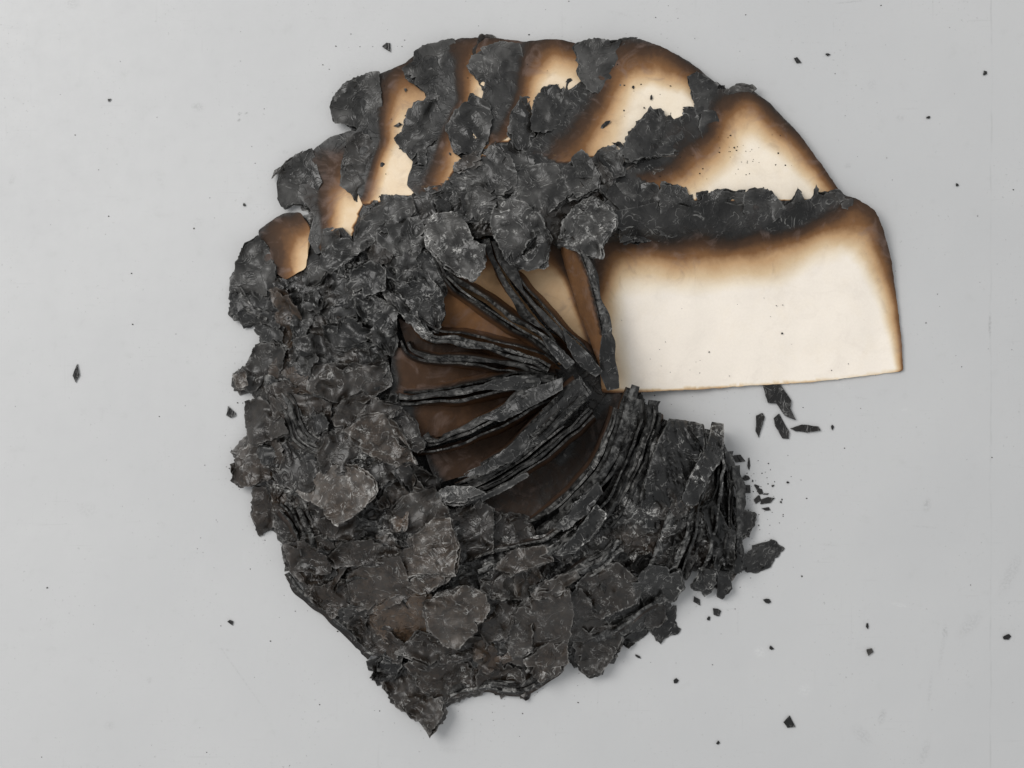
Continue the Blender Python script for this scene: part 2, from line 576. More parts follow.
# --- large scorched pages (top one last); outline, height above the heap, burn lines (x, y, reach), floor of burn
PAGES = [
    ([(258, 230), (283, 213), (300, 212), (310, 228), (306, 268), (285, 280), (262, 262)], 4,
     [[(240, 240, 84), (270, 218, 74), (305, 210, 46)], [(256, 268, 42), (270, 290, 30)]], 0.26),
    ([(298, 160), (312, 151), (330, 137), (352, 130), (374, 140), (380, 180), (366, 220), (348, 240), (316, 255), (308, 240), (314, 215), (300, 195)], 6,
     [[(308, 154, 72), (345, 134, 74), (372, 140, 54)], [(314, 180, 26), (320, 240, 20)]], 0.22),
    ([(375, 76), (405, 63), (420, 51), (440, 46), (465, 70), (455, 110), (425, 150), (410, 205), (364, 208), (352, 180), (350, 142), (364, 116), (356, 88)], 7,
     [[(372, 76, 50), (405, 64, 50), (445, 46, 52)], [(372, 90, 24), (376, 140, 20), (360, 195, 22)]], 0.19),
    ([(424, 52), (440, 46), (460, 38), (490, 37.5), (528, 42), (536, 70), (524, 110), (505, 150), (475, 180), (420, 198), (406, 185), (416, 150), (420, 108), (430, 88)], 8,
     [[(436, 40, 48), (490, 34, 44), (530, 42, 40)], [(450, 60, 20), (454, 100, 24), (430, 150, 38), (415, 195, 60)]], 0.21),
    ([(494, 50), (516, 43), (545, 39), (562, 39.5), (584, 46), (604, 60), (596, 95), (565, 115), (520, 130), (484, 150), (466, 122), (482, 100), (485, 78)], 9,
     [[(516, 36, 38), (560, 36, 36), (595, 50, 34)], [(518, 50, 26), (515, 90, 30), (495, 125, 45)]], 0.18),
    ([(575, 46), (600, 41), (640, 38.5), (665, 48), (690, 62), (715, 82), (732, 100), (724, 140), (706, 165), (600, 178), (545, 176), (525, 155), (545, 122), (556, 98), (586, 78), (586, 55)], 10,
     [[(600, 34, 46), (640, 36, 40), (668, 46, 38), (700, 68, 26), (724, 94, 22)], [(590, 45, 52), (594, 84, 44), (572, 112, 52), (540, 145, 70)]], 0.10),
    ([(698, 88), (728, 89), (748, 87), (770, 103), (800, 135), (822, 165), (844, 197), (852, 222), (800, 232), (700, 232), (630, 220), (605, 195), (630, 152), (655, 128), (690, 112), (702, 104)], 11,
     [[(716, 82, 40), (748, 84, 38), (772, 102, 34), (802, 135, 28), (825, 165, 22), (848, 198, 18)], [(702, 84, 40), (704, 130, 42), (672, 156, 44), (630, 172, 56), (605, 190, 60)]], 0.07),
    ([(600, 315), (585, 262), (566, 232), (600, 214), (640, 206), (662, 200), (690, 207), (712, 199), (738, 205), (764, 198), (790, 204), (818, 197), (838, 193), (858, 199), (875, 210), (884, 230),
      (891, 258), (897, 300), (902, 345), (903.5, 371), (880, 374), (840, 379), (800, 383), (750, 385.5), (700, 389.5), (660, 391), (630, 393), (602, 393), (600, 370)], 13,
     [[(540, 238, 52), (600, 236, 50), (700, 233, 50), (770, 229, 46), (815, 214, 42), (840, 192, 40)],
      [(838, 191, 44), (862, 198, 46), (882, 220, 44), (893, 256, 30), (899, 300, 20), (904, 345, 12), (905, 372, 8)],
      [(906, 374, 4), (840, 382.5, 3.2), (750, 388.5, 3.2), (660, 394, 4), (602, 396, 6)], [(560, 225, 48), (585, 262, 30), (572, 330, 46), (574, 390, 44)]], 0.0),
]


def burn_of(P, lines, floor, ref=None, reach=1.0):
    keep = np.ones(len(P))
    for li, ln in enumerate(lines):
        L = np.asarray(ln, float)
        d, ww = poly_dist(P, L)
        if ref is not None:                 # beyond the line, away from the clean middle, all is burnt
            best = np.full(len(P), 1e9)
            side = np.zeros(len(P))
            for a, b in zip(L[:-1], L[1:]):
                v = b[:2] - a[:2]
                t = np.clip(((P - a[:2]) @ v) / max(v @ v, 1e-9), 0, 1)
                q = P - (a[:2] + t[:, None] * v)
                r = np.hypot(*q.T)
                cr = v[0] * (P[:, 1] - a[1]) - v[1] * (P[:, 0] - a[0])
                cr0 = v[0] * (ref[1] - a[1]) - v[1] * (ref[0] - a[0])
                m = r < best
                best[m] = r[m]
                side[m] = (cr * np.sign(cr0))[m]
            d = np.where(side < 0, 0, d)
        ww = ww * reach
        if ref is not None and (li == 0 and len(lines) < 4 or li == 1 and len(lines) == 4):
            ww = ww * 1.2                   # outer rims are browned more than charred
            d = d + ww * (0.16 if len(lines) == 4 else 0.06)
        dd = d + fbm(P[:, 0] / 60, P[:, 1] / 60, 31, 2) * ww * 0.14
        keep *= 1 - np.clip(1 - dd / ww, 0, 1) ** 1.2
    return np.maximum(1 - keep, floor)


INNER = [(300, 300), (318, 262), (330, 240), (352, 236), (362, 204), (400, 199), (424, 192), (446, 184), (456, 168), (480, 160), (490, 144), (510, 140),
         (530, 152), (565, 164), (590, 157), (604, 155), (622, 168), (660, 190), (690, 199), (800, 200), (835, 197), (842, 216), (700, 240), (500, 262), (350, 330)]
REFS = [(297, 255), (340, 205), (395, 150), (474, 92), (548, 78), (650, 108), (770, 155), (750, 330)]


def page(poly, off, lines, floor, seed, ref=None, sp=3.0, zfun=None, th=0.9, tone=0.9, ash=0.15, rag=0.5, under=2, name="scorched_page"):
    mb = MB()
    for u in range(under, -1, -1):          # the leaves just below it show at its rim
        q = np.asarray(poly, float)
        if u:
            q = q + (q - q.mean(0)) / np.hypot(*(q - q.mean(0)).T)[:, None] * (0.4 - 0.9 * u) + np.random.RandomState(seed + u).randn(2) * 0.4
        P, F, D = fill(ragged(q, 2.5, rag, seed + u * 11), sp if u == 0 else 8.0, seed + u)
        z = zfun(P) if zfun else base_z(P)
        z = np.maximum(z + off, 1.2) + fbm(P[:, 0] / 40, P[:, 1] / 40, 77, 2) * 1.3
        b = burn_of(P, lines, floor, ref, 1.3 if ref else 1.0)
        if ref is not None and len(lines) < 4:
            b = np.where(inside(P, INNER), 1.0, b)
        z = z + fbm(P[:, 0] / 11, P[:, 1] / 11, seed, 2) * 1.3 * b
        if len(lines) == 4:                 # the big page lies in soft waves
            z = z + pn(P[:, 0] / 48, P[:, 1] / 300, 61) * 3.0 * np.clip((P[:, 1] - 230) / 60, 0, 1)
        mb.sheet(P, np.maximum(z - u * 1.3, 0.9), F, th, burn=b, rim=D, tone=tone, ash=ash, warm=0.0)
    return mb.build(name, M_PAGE, book, angle=60)


def page_a_z(P):
    z = np.interp(P[:, 1], [190, 235, 300, 395], [4, 2, -5, -9])
    z += np.interp(P[:, 0], [560, 620, 700, 905], [26, 9, 2, -4])
    z = np.maximum(z, -10)
    f = np.clip((250 - P[:, 1]) / 28.0, 0, 1)
    f = f * f * (3 - 2 * f)
    return z * (1 - f) + np.maximum(base_z(P) + 1.5, z) * f


for i, (poly, off, lines, floor) in enumerate(PAGES):
    page(poly, off, lines, floor, 100 + i * 7, REFS[i], zfun=page_a_z if i == 7 else None, sp=3.2)

# --- leaves lying in the valleys between the upright bundles
VALLEY = [
    ([(496, 262), (560, 232), (568, 262), (580, 312), (604, 370), (585, 358), (558, 328), (526, 292)], 0.34,
     [[(480, 236, 52), (520, 238, 44), (570, 236, 40)], [(568, 262, 12), (602, 370, 10)]]),
    ([(436, 262), (492, 246), (512, 285), (536, 317), (570, 358), (560, 366), (528, 338), (488, 305), (452, 284)], 0.44,
     [[(430, 256, 60), (490, 240, 42)]]),
    ([(402, 300), (446, 284), (482, 308), (532, 345), (562, 370), (520, 360), (468, 345), (428, 336)], 0.60,
     [[(400, 290, 62), (440, 278, 48)], [(400, 320, 40), (420, 338, 22)]]),
    ([(398, 318), (430, 336), (484, 345), (535, 358), (560, 372), (520, 372), (463, 364), (410, 356)], 0.86, []),
    ([(392, 345), (430, 360), (480, 364), (545, 375), (510, 380), (460, 388), (420, 396), (390, 396)], 0.76,
     [[(390, 350, 34), (390, 396, 34)]]),
    ([(400, 402), (440, 400), (500, 389), (545, 384), (502, 407), (450, 434), (416, 442)], 0.74,
     [[(402, 400, 42), (412, 442, 34)]]),
    ([(424, 450), (470, 438), (520, 413), (572, 386), (566, 400), (520, 444), (470, 474), (436, 484)], 0.82,
     [[(424, 450, 40), (440, 486, 40)]]),
    ([(466, 506), (530, 468), (590, 415), (612, 388), (626, 398), (606, 450), (574, 492), (534, 525), (480, 536)], 0.89,
     [[(466, 506, 50), (500, 540, 50), (540, 520, 40)], [(560, 460, 40), (606, 400, 40)]]),
]


def valley_z(P):
    r = np.hypot(P[:, 0] - 590, P[:, 1] - 380)
    return np.interp(r, [0, 40, 110, 190], [10, 14, 22, 40]) - 6


for i, (poly, floor, lines) in enumerate(VALLEY):
    lines = [[(x, y, w_ * 1.5) for x, y, w_ in l] for l in lines]
    page(poly, 6, lines, floor, 300 + i * 7, sp=3.0, zfun=valley_z, under=0, rag=0.4, name="valley_leaf")


# ------------------------------------------------------------------ upright leaf bundles
def resample(line, m):
    L = np.asarray(line, float)
    # Catmull-Rom through the traced points
    Q = np.vstack([2 * L[0] - L[1], L, 2 * L[-1] - L[-2]])
    pts = []
    for i in range(1, len(Q) - 2):
        for t in np.linspace(0, 1, 12, endpoint=False):
            a, b, c, d = Q[i - 1], Q[i], Q[i + 1], Q[i + 2]
            pts.append(0.5 * (2 * b + (c - a) * t + (2 * a - 5 * b + 4 * c - d) * t * t + (3 * b - a - 3 * c + d) * t ** 3))
    pts.append(Q[-2])
    pts = np.array(pts)
    s = np.r_[0, np.cumsum(np.hypot(*np.diff(pts, axis=0).T))]
    u = np.linspace(0, s[-1], m)
    return np.c_[np.interp(u, s, pts[:, 0]), np.interp(u, s, pts[:, 1])], s[-1]


def bundle(Lf, Rt, n, ztop, zbot, spread=6.0, seed=1, tone=0.75, ash=0.3, low=0.7, skirt=(0, 0), jit=1.0, arch=4.0, lip=1.0, name="leaf_bundle"):
    """n leaves standing side by side: their upper edges run between the traced lines Lf and Rt"""
    root = bpy.data.objects.new(name, None)
    root.empty_display_size = 0.02
    C.objects.link(root)
    root.parent = book
    m = 64
    A, la = resample(Lf, m)
    B, lb = resample(Rt, m)
    t = np.linspace(0, 1, m)
    zt = np.interp(t, np.linspace(0, 1, len(ztop)), ztop)
    rr = random.Random(seed)
    n = max(3, int(round(n * 0.5)))
    fs = [0.0] + sorted(rr.random() for _ in range(n - 2)) + [1.0]
    fs = [0.75 * a + 0.25 * i / (n - 1) for i, a in enumerate(fs)]
    for k in range(n):
        f = fs[k]
        mid = A * (1 - f) + B * f
        tan = np.gradient(mid, axis=0)
        tan /= np.hypot(*tan.T)[:, None] + 1e-9
        nrm = np.c_[-tan[:, 1], tan[:, 0]]
        side = B - A
        sl = np.hypot(*side.T)[:, None] + 1e-6
        sdir = side / sl
        wob = (fbm(t * la / 34, np.full(m, k * 0.2), seed, 2) * 2.2 + pn(t * la / 12, np.full(m, k * 0.9), seed + 9) * 0.4) * jit
        top = mid + nrm * wob[:, None]
        # ends of the leaves do not line up
        c0, c1 = rr.uniform(0, 0.05) * jit + (rr.uniform(0, 0.3) if seed >= 18 and rr.random() < 0.5 else 0), 1 - rr.uniform(0, 0.03) * jit - (rr.uniform(0, 0.2) if seed >= 18 and rr.random() < 0.3 else 0)
        tt = c0 + (c1 - c0) * t
        top = np.c_[np.interp(tt, t, top[:, 0]), np.interp(tt, t, top[:, 1])]
        sd = np.c_[np.interp(tt, t, sdir[:, 0]), np.interp(tt, t, sdir[:, 1])]
        z = np.interp(tt, t, zt) - arch * (2 * f - 1) ** 2 + rr.uniform(-4.0, 1.5) * jit
        z = z + fbm(tt * la / 26, np.full(m, k * 1.3), seed + 4, 2) * 3.4 * jit - np.abs(pn(tt * la / 7, np.full(m, k * 2.7), seed + 5)) * 1.0
        off = (f - 0.5) * spread + (skirt[0] if k == 0 else 0) + (skirt[1] if k == n - 1 else 0)
        rows = 7
        V, bn, rm = [], [], []
        lw = np.maximum(0.5, 1.5 + 2.4 * fbm(tt * la / 45, np.full(m, k * 3.1), seed + 21, 2)) * rr.choice((-1, 1)) * lip * rr.choice((0.4, 0.8, 1.3, 2.0, 2.6))
        V.append(np.c_[top + nrm * lw[:, None], z - np.abs(lw) * 0.8])
        bn.append(np.ones(m))
        rm.append(np.full(m, 1.2))
        rows += 1
        for r in range(rows - 1):
            h = (r / (rows - 2)) ** 1.3
            p = top + sd * off * h + nrm * (np.sin(h * 3.1) * rr.uniform(-0.4, 0.4))
            zr = z * (1 - h) + np.minimum(zbot, z - 4) * h
            V.append(np.c_[p, zr])
            dep = (z - zr)
            bn.append(np.clip(1.0 - dep / 60.0, low, 1.0))
            rm.append(dep * 0.8)
        V = np.array(V).reshape(-1, 3)
        bn, rm = np.concatenate(bn), np.concatenate(rm)
        th = 0.45
        off3 = np.tile(np.c_[nrm * th, np.zeros(m)], (rows, 1))
        nv = len(V)
        faces = []
        for r in range(rows - 1):
            for i in range(m - 1):
                a = r * m + i
                q = (a, a + 1, a + m + 1, a + m)
                faces.append(q)
                faces.append(tuple(x + nv for x in reversed(q)))
        loop = [i for i in range(m)] + [r * m + m - 1 for r in range(1, rows)] + \
               [(rows - 1) * m + i for i in range(m - 2, -1, -1)] + [r * m for r in range(rows - 2, 0, -1)]
        for a, b in zip(loop, loop[1:] + loop[:1]):
            faces.append((b, a, a + nv, b + nv))
        mb = MB()
        mb.add(np.vstack([V + off3, V - off3]), faces, burn=np.r_[bn, bn], rim=np.r_[rm, rm],
               tone=tone * rr.uniform(0.45, 1.25), ash=ash * rr.uniform(0.2, 1.5), warm=0.0)
        mb.build("leaf", M_PAGE, root, angle=60)
    return root


RIDGE = [(566, 226), (576, 242), (588, 273), (596, 304), (602, 334), (604, 372)]


def leaf_face_z(P):
    return 54 - 1.5 * poly_dist(P, RIDGE)


page([(560, 228), (560, 249), (566, 270), (579, 312), (592, 346), (601, 374), (604, 372), (602, 334), (596, 304), (588, 273), (576, 242), (566, 226)], 4,
     [[(556, 228, 40), (580, 236, 40)], [(576, 242, 7), (588, 273, 7), (602, 334, 7)]], 0.66, 391, zfun=leaf_face_z, under=0, rag=0.3, sp=2.5, name="curled_leaf")
bundle([(565, 222), (575, 240), (587, 272), (595, 304), (601, 334), (603, 374)],
       [(570, 224), (579, 242), (591, 274), (600, 306), (609, 340), (615, 376)], 6, [56, 60, 62, 60, 54], 20, 6, 11, low=0.75, jit=0.6, lip=1.5)
bundle([(489, 231), (491, 246), (497, 264), (510, 285), (533, 318), (553, 338), (576, 369)],
       [(492, 232), (501, 260), (521, 281), (542, 304), (563, 328), (583, 346), (600, 371)], 7, [54, 60, 66, 68, 64, 54], 26, 15, 12, low=0.66, lip=1.7, jit=1.3)
bundle([(430, 246), (434, 258), (447, 283), (476, 305), (507, 326), (535, 343), (562, 366)],
       [(436, 248), (443, 262), (453, 276), (477, 290), (508, 312), (528, 325), (553, 342), (574, 363)], 6, [54, 60, 64, 66, 62, 52], 26, 15, 13, low=0.66, lip=1.7, jit=1.3)
bundle([(400, 306), (412, 322), (428, 336), (456, 341), (484, 346), (507, 354), (535, 362), (553, 371)],
       [(404, 300), (420, 318), (436, 329), (458, 334), (486, 338), (510, 345), (538, 353), (560, 366)], 4, [54, 60, 62, 62, 60, 50], 24, 15, 14, low=0.7, lip=1.7, jit=1.3)
bundle([(402, 340), (408, 355), (430, 362), (463, 364), (491, 368), (517, 373), (543, 380)],
       [(408, 338), (414, 350), (434, 356), (465, 357), (493, 360), (520, 364), (552, 373)], 5, [54, 60, 64, 64, 60, 52], 24, 15, 15, low=0.7, lip=1.7, jit=1.3)
bundle([(396, 402), (425, 402), (446, 401), (474, 396), (502, 390), (527, 388), (560, 384)],
       [(396, 392), (425, 390), (448, 388), (474, 384), (500, 377), (527, 373), (560, 374)], 7, [54, 58, 62, 64, 62, 52], 24, 15, 16, low=0.7, lip=1.7, jit=1.3)
bundle([(410, 434), (420, 450), (445, 449), (476, 437), (507, 422), (537, 407), (566, 392)],
       [(424, 430), (434, 440), (446, 437), (472, 425), (502, 408), (528, 392), (562, 377)], 9, [54, 58, 64, 68, 66, 54], 24, 15, 17, low=0.72, lip=1.7, jit=1.3)
bundle([(440, 500), (476, 497), (507, 483), (532, 468), (562, 445), (596, 415)],
       [(458, 478), (484, 463), (512, 443), (542, 411), (562, 392), (578, 378)], 19, [50, 58, 66, 72, 74, 68], 22, 10, 18, low=0.76, tone=0.8, jit=1.2, arch=7)
bundle([(524, 534), (545, 536), (583, 505), (604, 482), (622, 449), (634, 405), (639, 386)],
       [(520, 524), (537, 516), (562, 496), (588, 470), (603, 438), (615, 403), (623, 382)], 11, [52, 60, 68, 72, 70, 62], 22, 10, 19, low=0.78, tone=0.7, jit=1.1, lip=2.4)
bundle([(556, 566), (580, 545), (602, 520), (622, 487), (634, 455), (645, 425), (649, 398)],
       [(546, 556), (572, 532), (594, 506), (612, 482), (626, 452), (636, 420), (642, 396)], 7, [46, 54, 62, 64, 62, 56], 22, 7, 20, low=0.82, tone=0.6, jit=1.1, lip=2.4)
bundle([(584, 566), (604, 540), (624, 512), (640, 480), (650, 450), (658, 425), (659, 408)],
       [(566, 562), (588, 538), (610, 508), (630, 478), (641, 448), (650, 424), (653, 402)], 7, [46, 52, 60, 64, 62, 54], 22, 7, 21, low=0.82, tone=0.6, jit=1.1, lip=2.4)
bundle([(612, 552), (630, 520), (648, 486), (660, 458), (667, 436), (672, 422)],
       [(598, 548), (618, 516), (636, 482), (650, 452), (658, 430), (663, 414)], 6, [46, 54, 62, 62, 54], 22, 5, 22, low=0.82, tone=0.65, jit=1.1, lip=2.4)
bundle([(626, 560), (648, 520), (664, 476), (674, 440), (680, 424)],
       [(620, 545), (640, 512), (655, 472), (666, 440), (673, 422)], 5, [46, 54, 58, 52], 20, 4, 23, low=0.85, tone=0.6, jit=1.1, lip=2.4)

# the last, fully charred leaves: long steep sheets running down from the spine
bundle([(588, 585), (612, 560), (640, 520), (655, 470), (668, 424)],
       [(632, 610), (655, 575), (672, 530), (684, 475), (694, 424)], 18, [26, 40, 52, 54, 46], 8, 6, 31, low=0.9, tone=.6, ash=.55, jit=1.9, lip=1.7)
bundle([(636, 606), (660, 575), (676, 530), (688, 475), (700, 426)],
       [(694, 585), (706, 560), (716, 520), (722, 470), (722, 428)], 18, [20, 34, 46, 48, 42], 5, 6, 32, low=0.9, tone=.6, ash=.55, jit=1.9, lip=1.7)
bundle([(696, 590), (710, 560), (722, 520), (726, 480), (724, 446)],
       [(722, 584), (734, 560), (736, 520), (734, 490), (732, 462)], 8, [10, 20, 28, 30, 26], 2, 4, 33, low=0.9, tone=.45, ash=.15, jit=1.4, lip=1.5)



def edges(Lf, Rt, n, up, seed, drop=14, **kw):
    """a stack of leaf edges lying in the heap, following its height"""
    A, _ = resample(Lf, 9)
    B, _ = resample(Rt, 9)
    z = base_z(0.5 * (A + B)) + up
    bundle(Lf, Rt, n * 2, list(z), max(0.8, float(z.min()) - drop), 10, seed, low=0.9, name="leaf_edges", **kw)


edges([(322, 474), (345, 470), (368, 463), (406, 449)], [(320, 462), (342, 456), (366, 448), (398, 438)], 6, 12, 61, tone=.7, ash=.6, jit=1.6, lip=1.2)
edges([(268, 500), (284, 512), (296, 532), (302, 556)], [(282, 488), (304, 498), (316, 520), (322, 544)], 7, 12, 62, tone=.6, ash=.6, jit=1.8, lip=1.0)
edges([(268, 386), (284, 408), (294, 438), (322, 458)], [(280, 384), (298, 404), (308, 430), (334, 448)], 6, 13, 63, tone=.9, ash=.5, jit=1.5, lip=1.6)
edges([(284, 562), (298, 590), (326, 611), (350, 632), (374, 660)], [(298, 556), (314, 580), (340, 600), (362, 620), (384, 644)], 7, 8, 64, drop=8, tone=.7, ash=.5, jit=1.7, lip=1.3)
edges([(445, 699), (480, 688), (524, 690), (562, 666)], [(448, 684), (480, 673), (520, 673), (555, 652)], 6, 8, 65, drop=8, tone=.8, ash=.7, jit=1.8, lip=1.5)
edges([(236, 292), (246, 312), (268, 322)], [(242, 280), (256, 298), (274, 308)], 6, 8, 66, drop=8, tone=.5, ash=.5, jit=1.6, lip=1.0)
edges([(325, 330), (350, 338), (372, 344), (398, 340)], [(328, 318), (352, 324), (376, 330), (398, 326)], 5, 14, 67, tone=.8, ash=.6, jit=1.6, lip=1.4)
edges([(470, 560), (505, 548), (540, 540), (572, 520)], [(476, 572), (510, 562), (548, 552), (582, 530)], 7, 14, 68, tone=.8, ash=.8, jit=1.8, lip=1.8)
edges([(520, 590), (552, 578), (590, 560), (618, 535)], [(530, 606), (564, 594), (602, 574), (630, 548)], 7, 13, 69, tone=.8, ash=.9, jit=1.8, lip=1.8)
edges([(395, 560), (420, 575), (448, 580), (476, 572)], [(398, 548), (424, 560), (450, 566), (474, 560)], 5, 12, 70, tone=.8, ash=.6, jit=1.6, lip=1.4)
edges([(340, 585), (365, 580), (392, 590), (412, 610)], [(345, 574), (370, 568), (398, 578), (420, 600)], 5, 12, 71, tone=.9, ash=.5, jit=1.6, lip=1.5)
edges([(585, 640), (612, 628), (640, 612), (665, 590)], [(578, 624), (604, 612), (630, 596), (655, 575)], 6, 11, 72, drop=9, tone=.7, ash=.8, jit=1.8, lip=1.6)

# ------------------------------------------------------------------ charred flakes
REG = {'r1': (260, 20), 'r2': (480, 20), 'r3': (660, 70), 'r4': (220, 190), 'r5': (400, 180), 'r7': (220, 370), 'r8': (400, 340),
       's1': (540, 370), 's2': (260, 540), 's3': (480, 520), 's4': (680, 370)}


def T(reg, pts):
    ox, oy = REG[reg]
    return [(ox + x * 260 / 1024.0, oy + y * 260 / 1024.0) for x, y in pts]


FLAKES = []


def fk(reg, pts, lev=8, tone=1.0, ash=0.35, warm=0.0, curl=2.5, wr=1.0, rag=1.0, lay=2, tilt=(0, 0), grain=0.0, zb=None):
    FLAKES.append((T(reg, pts), lev, tone, ash, warm, curl, wr, rag, lay, tilt, grain, zb))


# upper rim
fk('r1', [(275, 345), (300, 290), (345, 245), (430, 205), (470, 200), (475, 300), (490, 370), (440, 395), (405, 455), (375, 420), (330, 408), (295, 408)], 9, 2.3, .22, 0, 3, .6, .7, tilt=(-0.16, -0.10))
fk('r1', [(560, 190), (605, 160), (605, 125), (640, 100), (700, 85), (760, 70), (778, 110), (775, 200), (750, 260), (665, 315), (640, 275), (570, 225)], 11, 2.3, .22, 0, 3, .6, .7, tilt=(-0.16, -0.10))
fk('r1', [(815, 180), (835, 140), (880, 105), (950, 82), (1025, 92), (1040, 160), (1025, 270), (980, 300), (925, 322), (895, 300), (865, 255), (850, 220)], 12, 2.3, .22, 0, 3, .6, .7, tilt=(-0.16, -0.10))
fk('r1', [(65, 650), (75, 590), (140, 530), (205, 505), (222, 560), (240, 640), (215, 700), (190, 735), (130, 720), (95, 745), (70, 710)], 7, 2.3, .22, 0, 3, .6, .7, tilt=(-0.16, -0.10))
fk('r1', [(45, 625), (60, 595), (120, 548), (170, 515), (150, 545), (90, 590)], 5, 1.1, .4, .1, 1, .5, .6, tilt=(-0.16, -0.10))
fk('r1', [(345, 460), (400, 440), (450, 480), (470, 560), (452, 640), (430, 700), (390, 720), (350, 680), (315, 650), (325, 570)], 9, .8, .2, .1, 2, tilt=(-0.16, -0.10))
fk('r1', [(530, 465), (560, 440), (580, 360), (620, 320), (690, 315), (715, 380), (705, 440), (690, 480), (655, 500), (655, 575), (610, 560), (580, 530), (545, 490)], 12, .95, .25, 0, 3, tilt=(-0.16, -0.10))
fk('r1', [(740, 430), (785, 350), (835, 300), (900, 320), (915, 380), (900, 470), (860, 530), (800, 540), (770, 520)], 12, .95, .25, 0, 3, tilt=(-0.16, -0.10))
fk('r1', [(755, 580), (790, 545), (860, 510), (872, 545), (840, 575), (780, 595)], 15, 1.1, .3, .2, 2, .6, tilt=(-0.16, -0.10))
fk('r1', [(700, 660), (740, 610), (800, 590), (870, 560), (905, 490), (950, 520), (995, 580), (985, 640), (920, 690), (900, 780), (720, 780), (700, 720)], 9, 1.1, .5, 0, 3, tilt=(0.02, 0.05))
fk('r1', [(415, 725), (440, 690), (540, 692), (600, 690), (660, 660), (710, 650), (720, 790), (420, 800)], 8, .9, .35, .05, 2, tilt=(0.02, 0.05))
fk('r2', [(105, 450), (130, 370), (160, 310), (200, 315), (205, 400), (215, 450), (200, 520), (150, 490)], 13, .9, .35, 0, 2, tilt=(-0.16, -0.10))
fk('r2', [(375, 100), (410, 80), (470, 70), (520, 90), (560, 75), (620, 70), (590, 110), (570, 170), (560, 250), (500, 290), (430, 280), (385, 215), (395, 180), (380, 140)], 13, 2.3, .22, 0, 3, .6, 1.2, tilt=(-0.16, -0.10))
fk('r2', [(210, 310), (250, 265), (300, 255), (315, 285), (350, 230), (400, 260), (440, 290), (430, 350), (400, 390), (330, 420), (260, 440), (215, 420), (205, 360)], 14, .9, .3, 0, 3, 1.1, 1.4, tilt=(-0.16, -0.10))
fk('r2', [(560, 520), (590, 450), (640, 390), (680, 345), (725, 360), (735, 390), (770, 355), (795, 380), (805, 345), (850, 345), (860, 420), (875, 490), (800, 510), (740, 530), (650, 540), (590, 560)], 15, .95, .4, 0, 3, 1.2, 1.6, tilt=(-0.16, -0.10))
fk('r2', [(818, 222), (860, 205), (910, 240), (960, 260), (975, 300), (965, 400), (950, 450), (880, 470), (860, 400), (845, 330), (830, 270)], 14, .9, .25, 0, 2, tilt=(-0.16, -0.10))
fk('r2', [(440, 545), (480, 510), (540, 485), (570, 510), (560, 560), (570, 610), (520, 625), (480, 590)], 14, 1.0, .35, tilt=(0.02, 0.05))
fk('r2', [(320, 590), (375, 530), (400, 505), (440, 550), (470, 610), (450, 650), (360, 690), (330, 650)], 13, 1.05, .45, tilt=(0.02, 0.05))
fk('r2', [(100, 650), (150, 600), (210, 570), (290, 560), (320, 600), (345, 670), (270, 740), (210, 760), (150, 690)], 13, 1.15, .5, 0, 3, tilt=(0.02, 0.05))
fk('r2', [(5, 560), (50, 490), (100, 540), (130, 600), (120, 660), (40, 685), (0, 600)], 12, 1.0, .35, tilt=(0.02, 0.05))
fk('r2', [(80, 490), (130, 470), (195, 510), (200, 565), (130, 575)], 11, 1.0, .35, tilt=(0.02, 0.05))
fk('r2', [(485, 660), (560, 640), (640, 650), (690, 640), (720, 690), (710, 768), (560, 830), (500, 740)], 12, 1.15, .5, 0, 2, tilt=(0.02, 0.05))
fk('r2', [(728, 660), (770, 645), (810, 665), (815, 720), (790, 780), (740, 770), (725, 700)], 13, 1.05, .4, 0, 2, tilt=(0.02, 0.05))
fk('r2', [(555, 600), (640, 545), (760, 532), (800, 550), (740, 590), (640, 630), (580, 645)], 10, .7, .2, .5, 1, tilt=(0.02, 0.05))
fk('r2', [(0, 320), (30, 310), (50, 400), (40, 470), (0, 500), (-25, 470), (-20, 380)], 8, .7, .2, .3, 1, tilt=(-0.16, -0.10))
fk('r2', [(-30, 120), (0, 60), (40, 60), (60, 75), (30, 90), (5, 130), (-20, 170)], 8, .6, .15, .4, 1, tilt=(-0.16, -0.10))
fk('r2', [(400, 560), (470, 555), (530, 620), (480, 690), (390, 680)], 13, .8, .3, .1, 1)
# char band along the top of the uppermost page
fk('r3', [(5, 450), (60, 460), (105, 475), (110, 500), (150, 525), (165, 590), (150, 650), (60, 660), (0, 650)], 13, 1.05, .4, 0, 2.5, 1, 1.4, tilt=(0.0, -0.26))
fk('r3', [(150, 490), (190, 485), (250, 475), (300, 485), (335, 480), (345, 560), (330, 620), (250, 630), (165, 630)], 14, 1.05, .35, 0, 2.5, 1, 1.4, tilt=(0.0, -0.26))
fk('r3', [(330, 490), (370, 470), (430, 475), (470, 510), (495, 540), (500, 570), (440, 600), (380, 630), (335, 620)], 15, .95, .3, 0, 3, 1, 1.0, tilt=(0.0, -0.26))
fk('r3', [(495, 535), (530, 510), (545, 465), (562, 500), (590, 570), (570, 650), (450, 660), (400, 640), (440, 600), (500, 570)], 14, .9, .3, .05, 2, 1, 1.0, tilt=(0.0, -0.26))
fk('r3', [(585, 570), (600, 510), (617, 460), (625, 490), (650, 490), (700, 475), (728, 500), (690, 550), (650, 640), (600, 650)], 15, .9, .3, .05, 2, 1, 1.0, tilt=(0.0, -0.26))
fk('r3', [(700, 500), (760, 510), (820, 540), (850, 605), (810, 600), (760, 560), (720, 540)], 14, .95, .4, .1, 1.5, tilt=(0.0, -0.26))
fk('r3', [(240, 100), (290, 62), (350, 66), (372, 82), (330, 110), (270, 125)], 12, 1.1, .4, .1, 1.5, tilt=(0.0, -0.26))
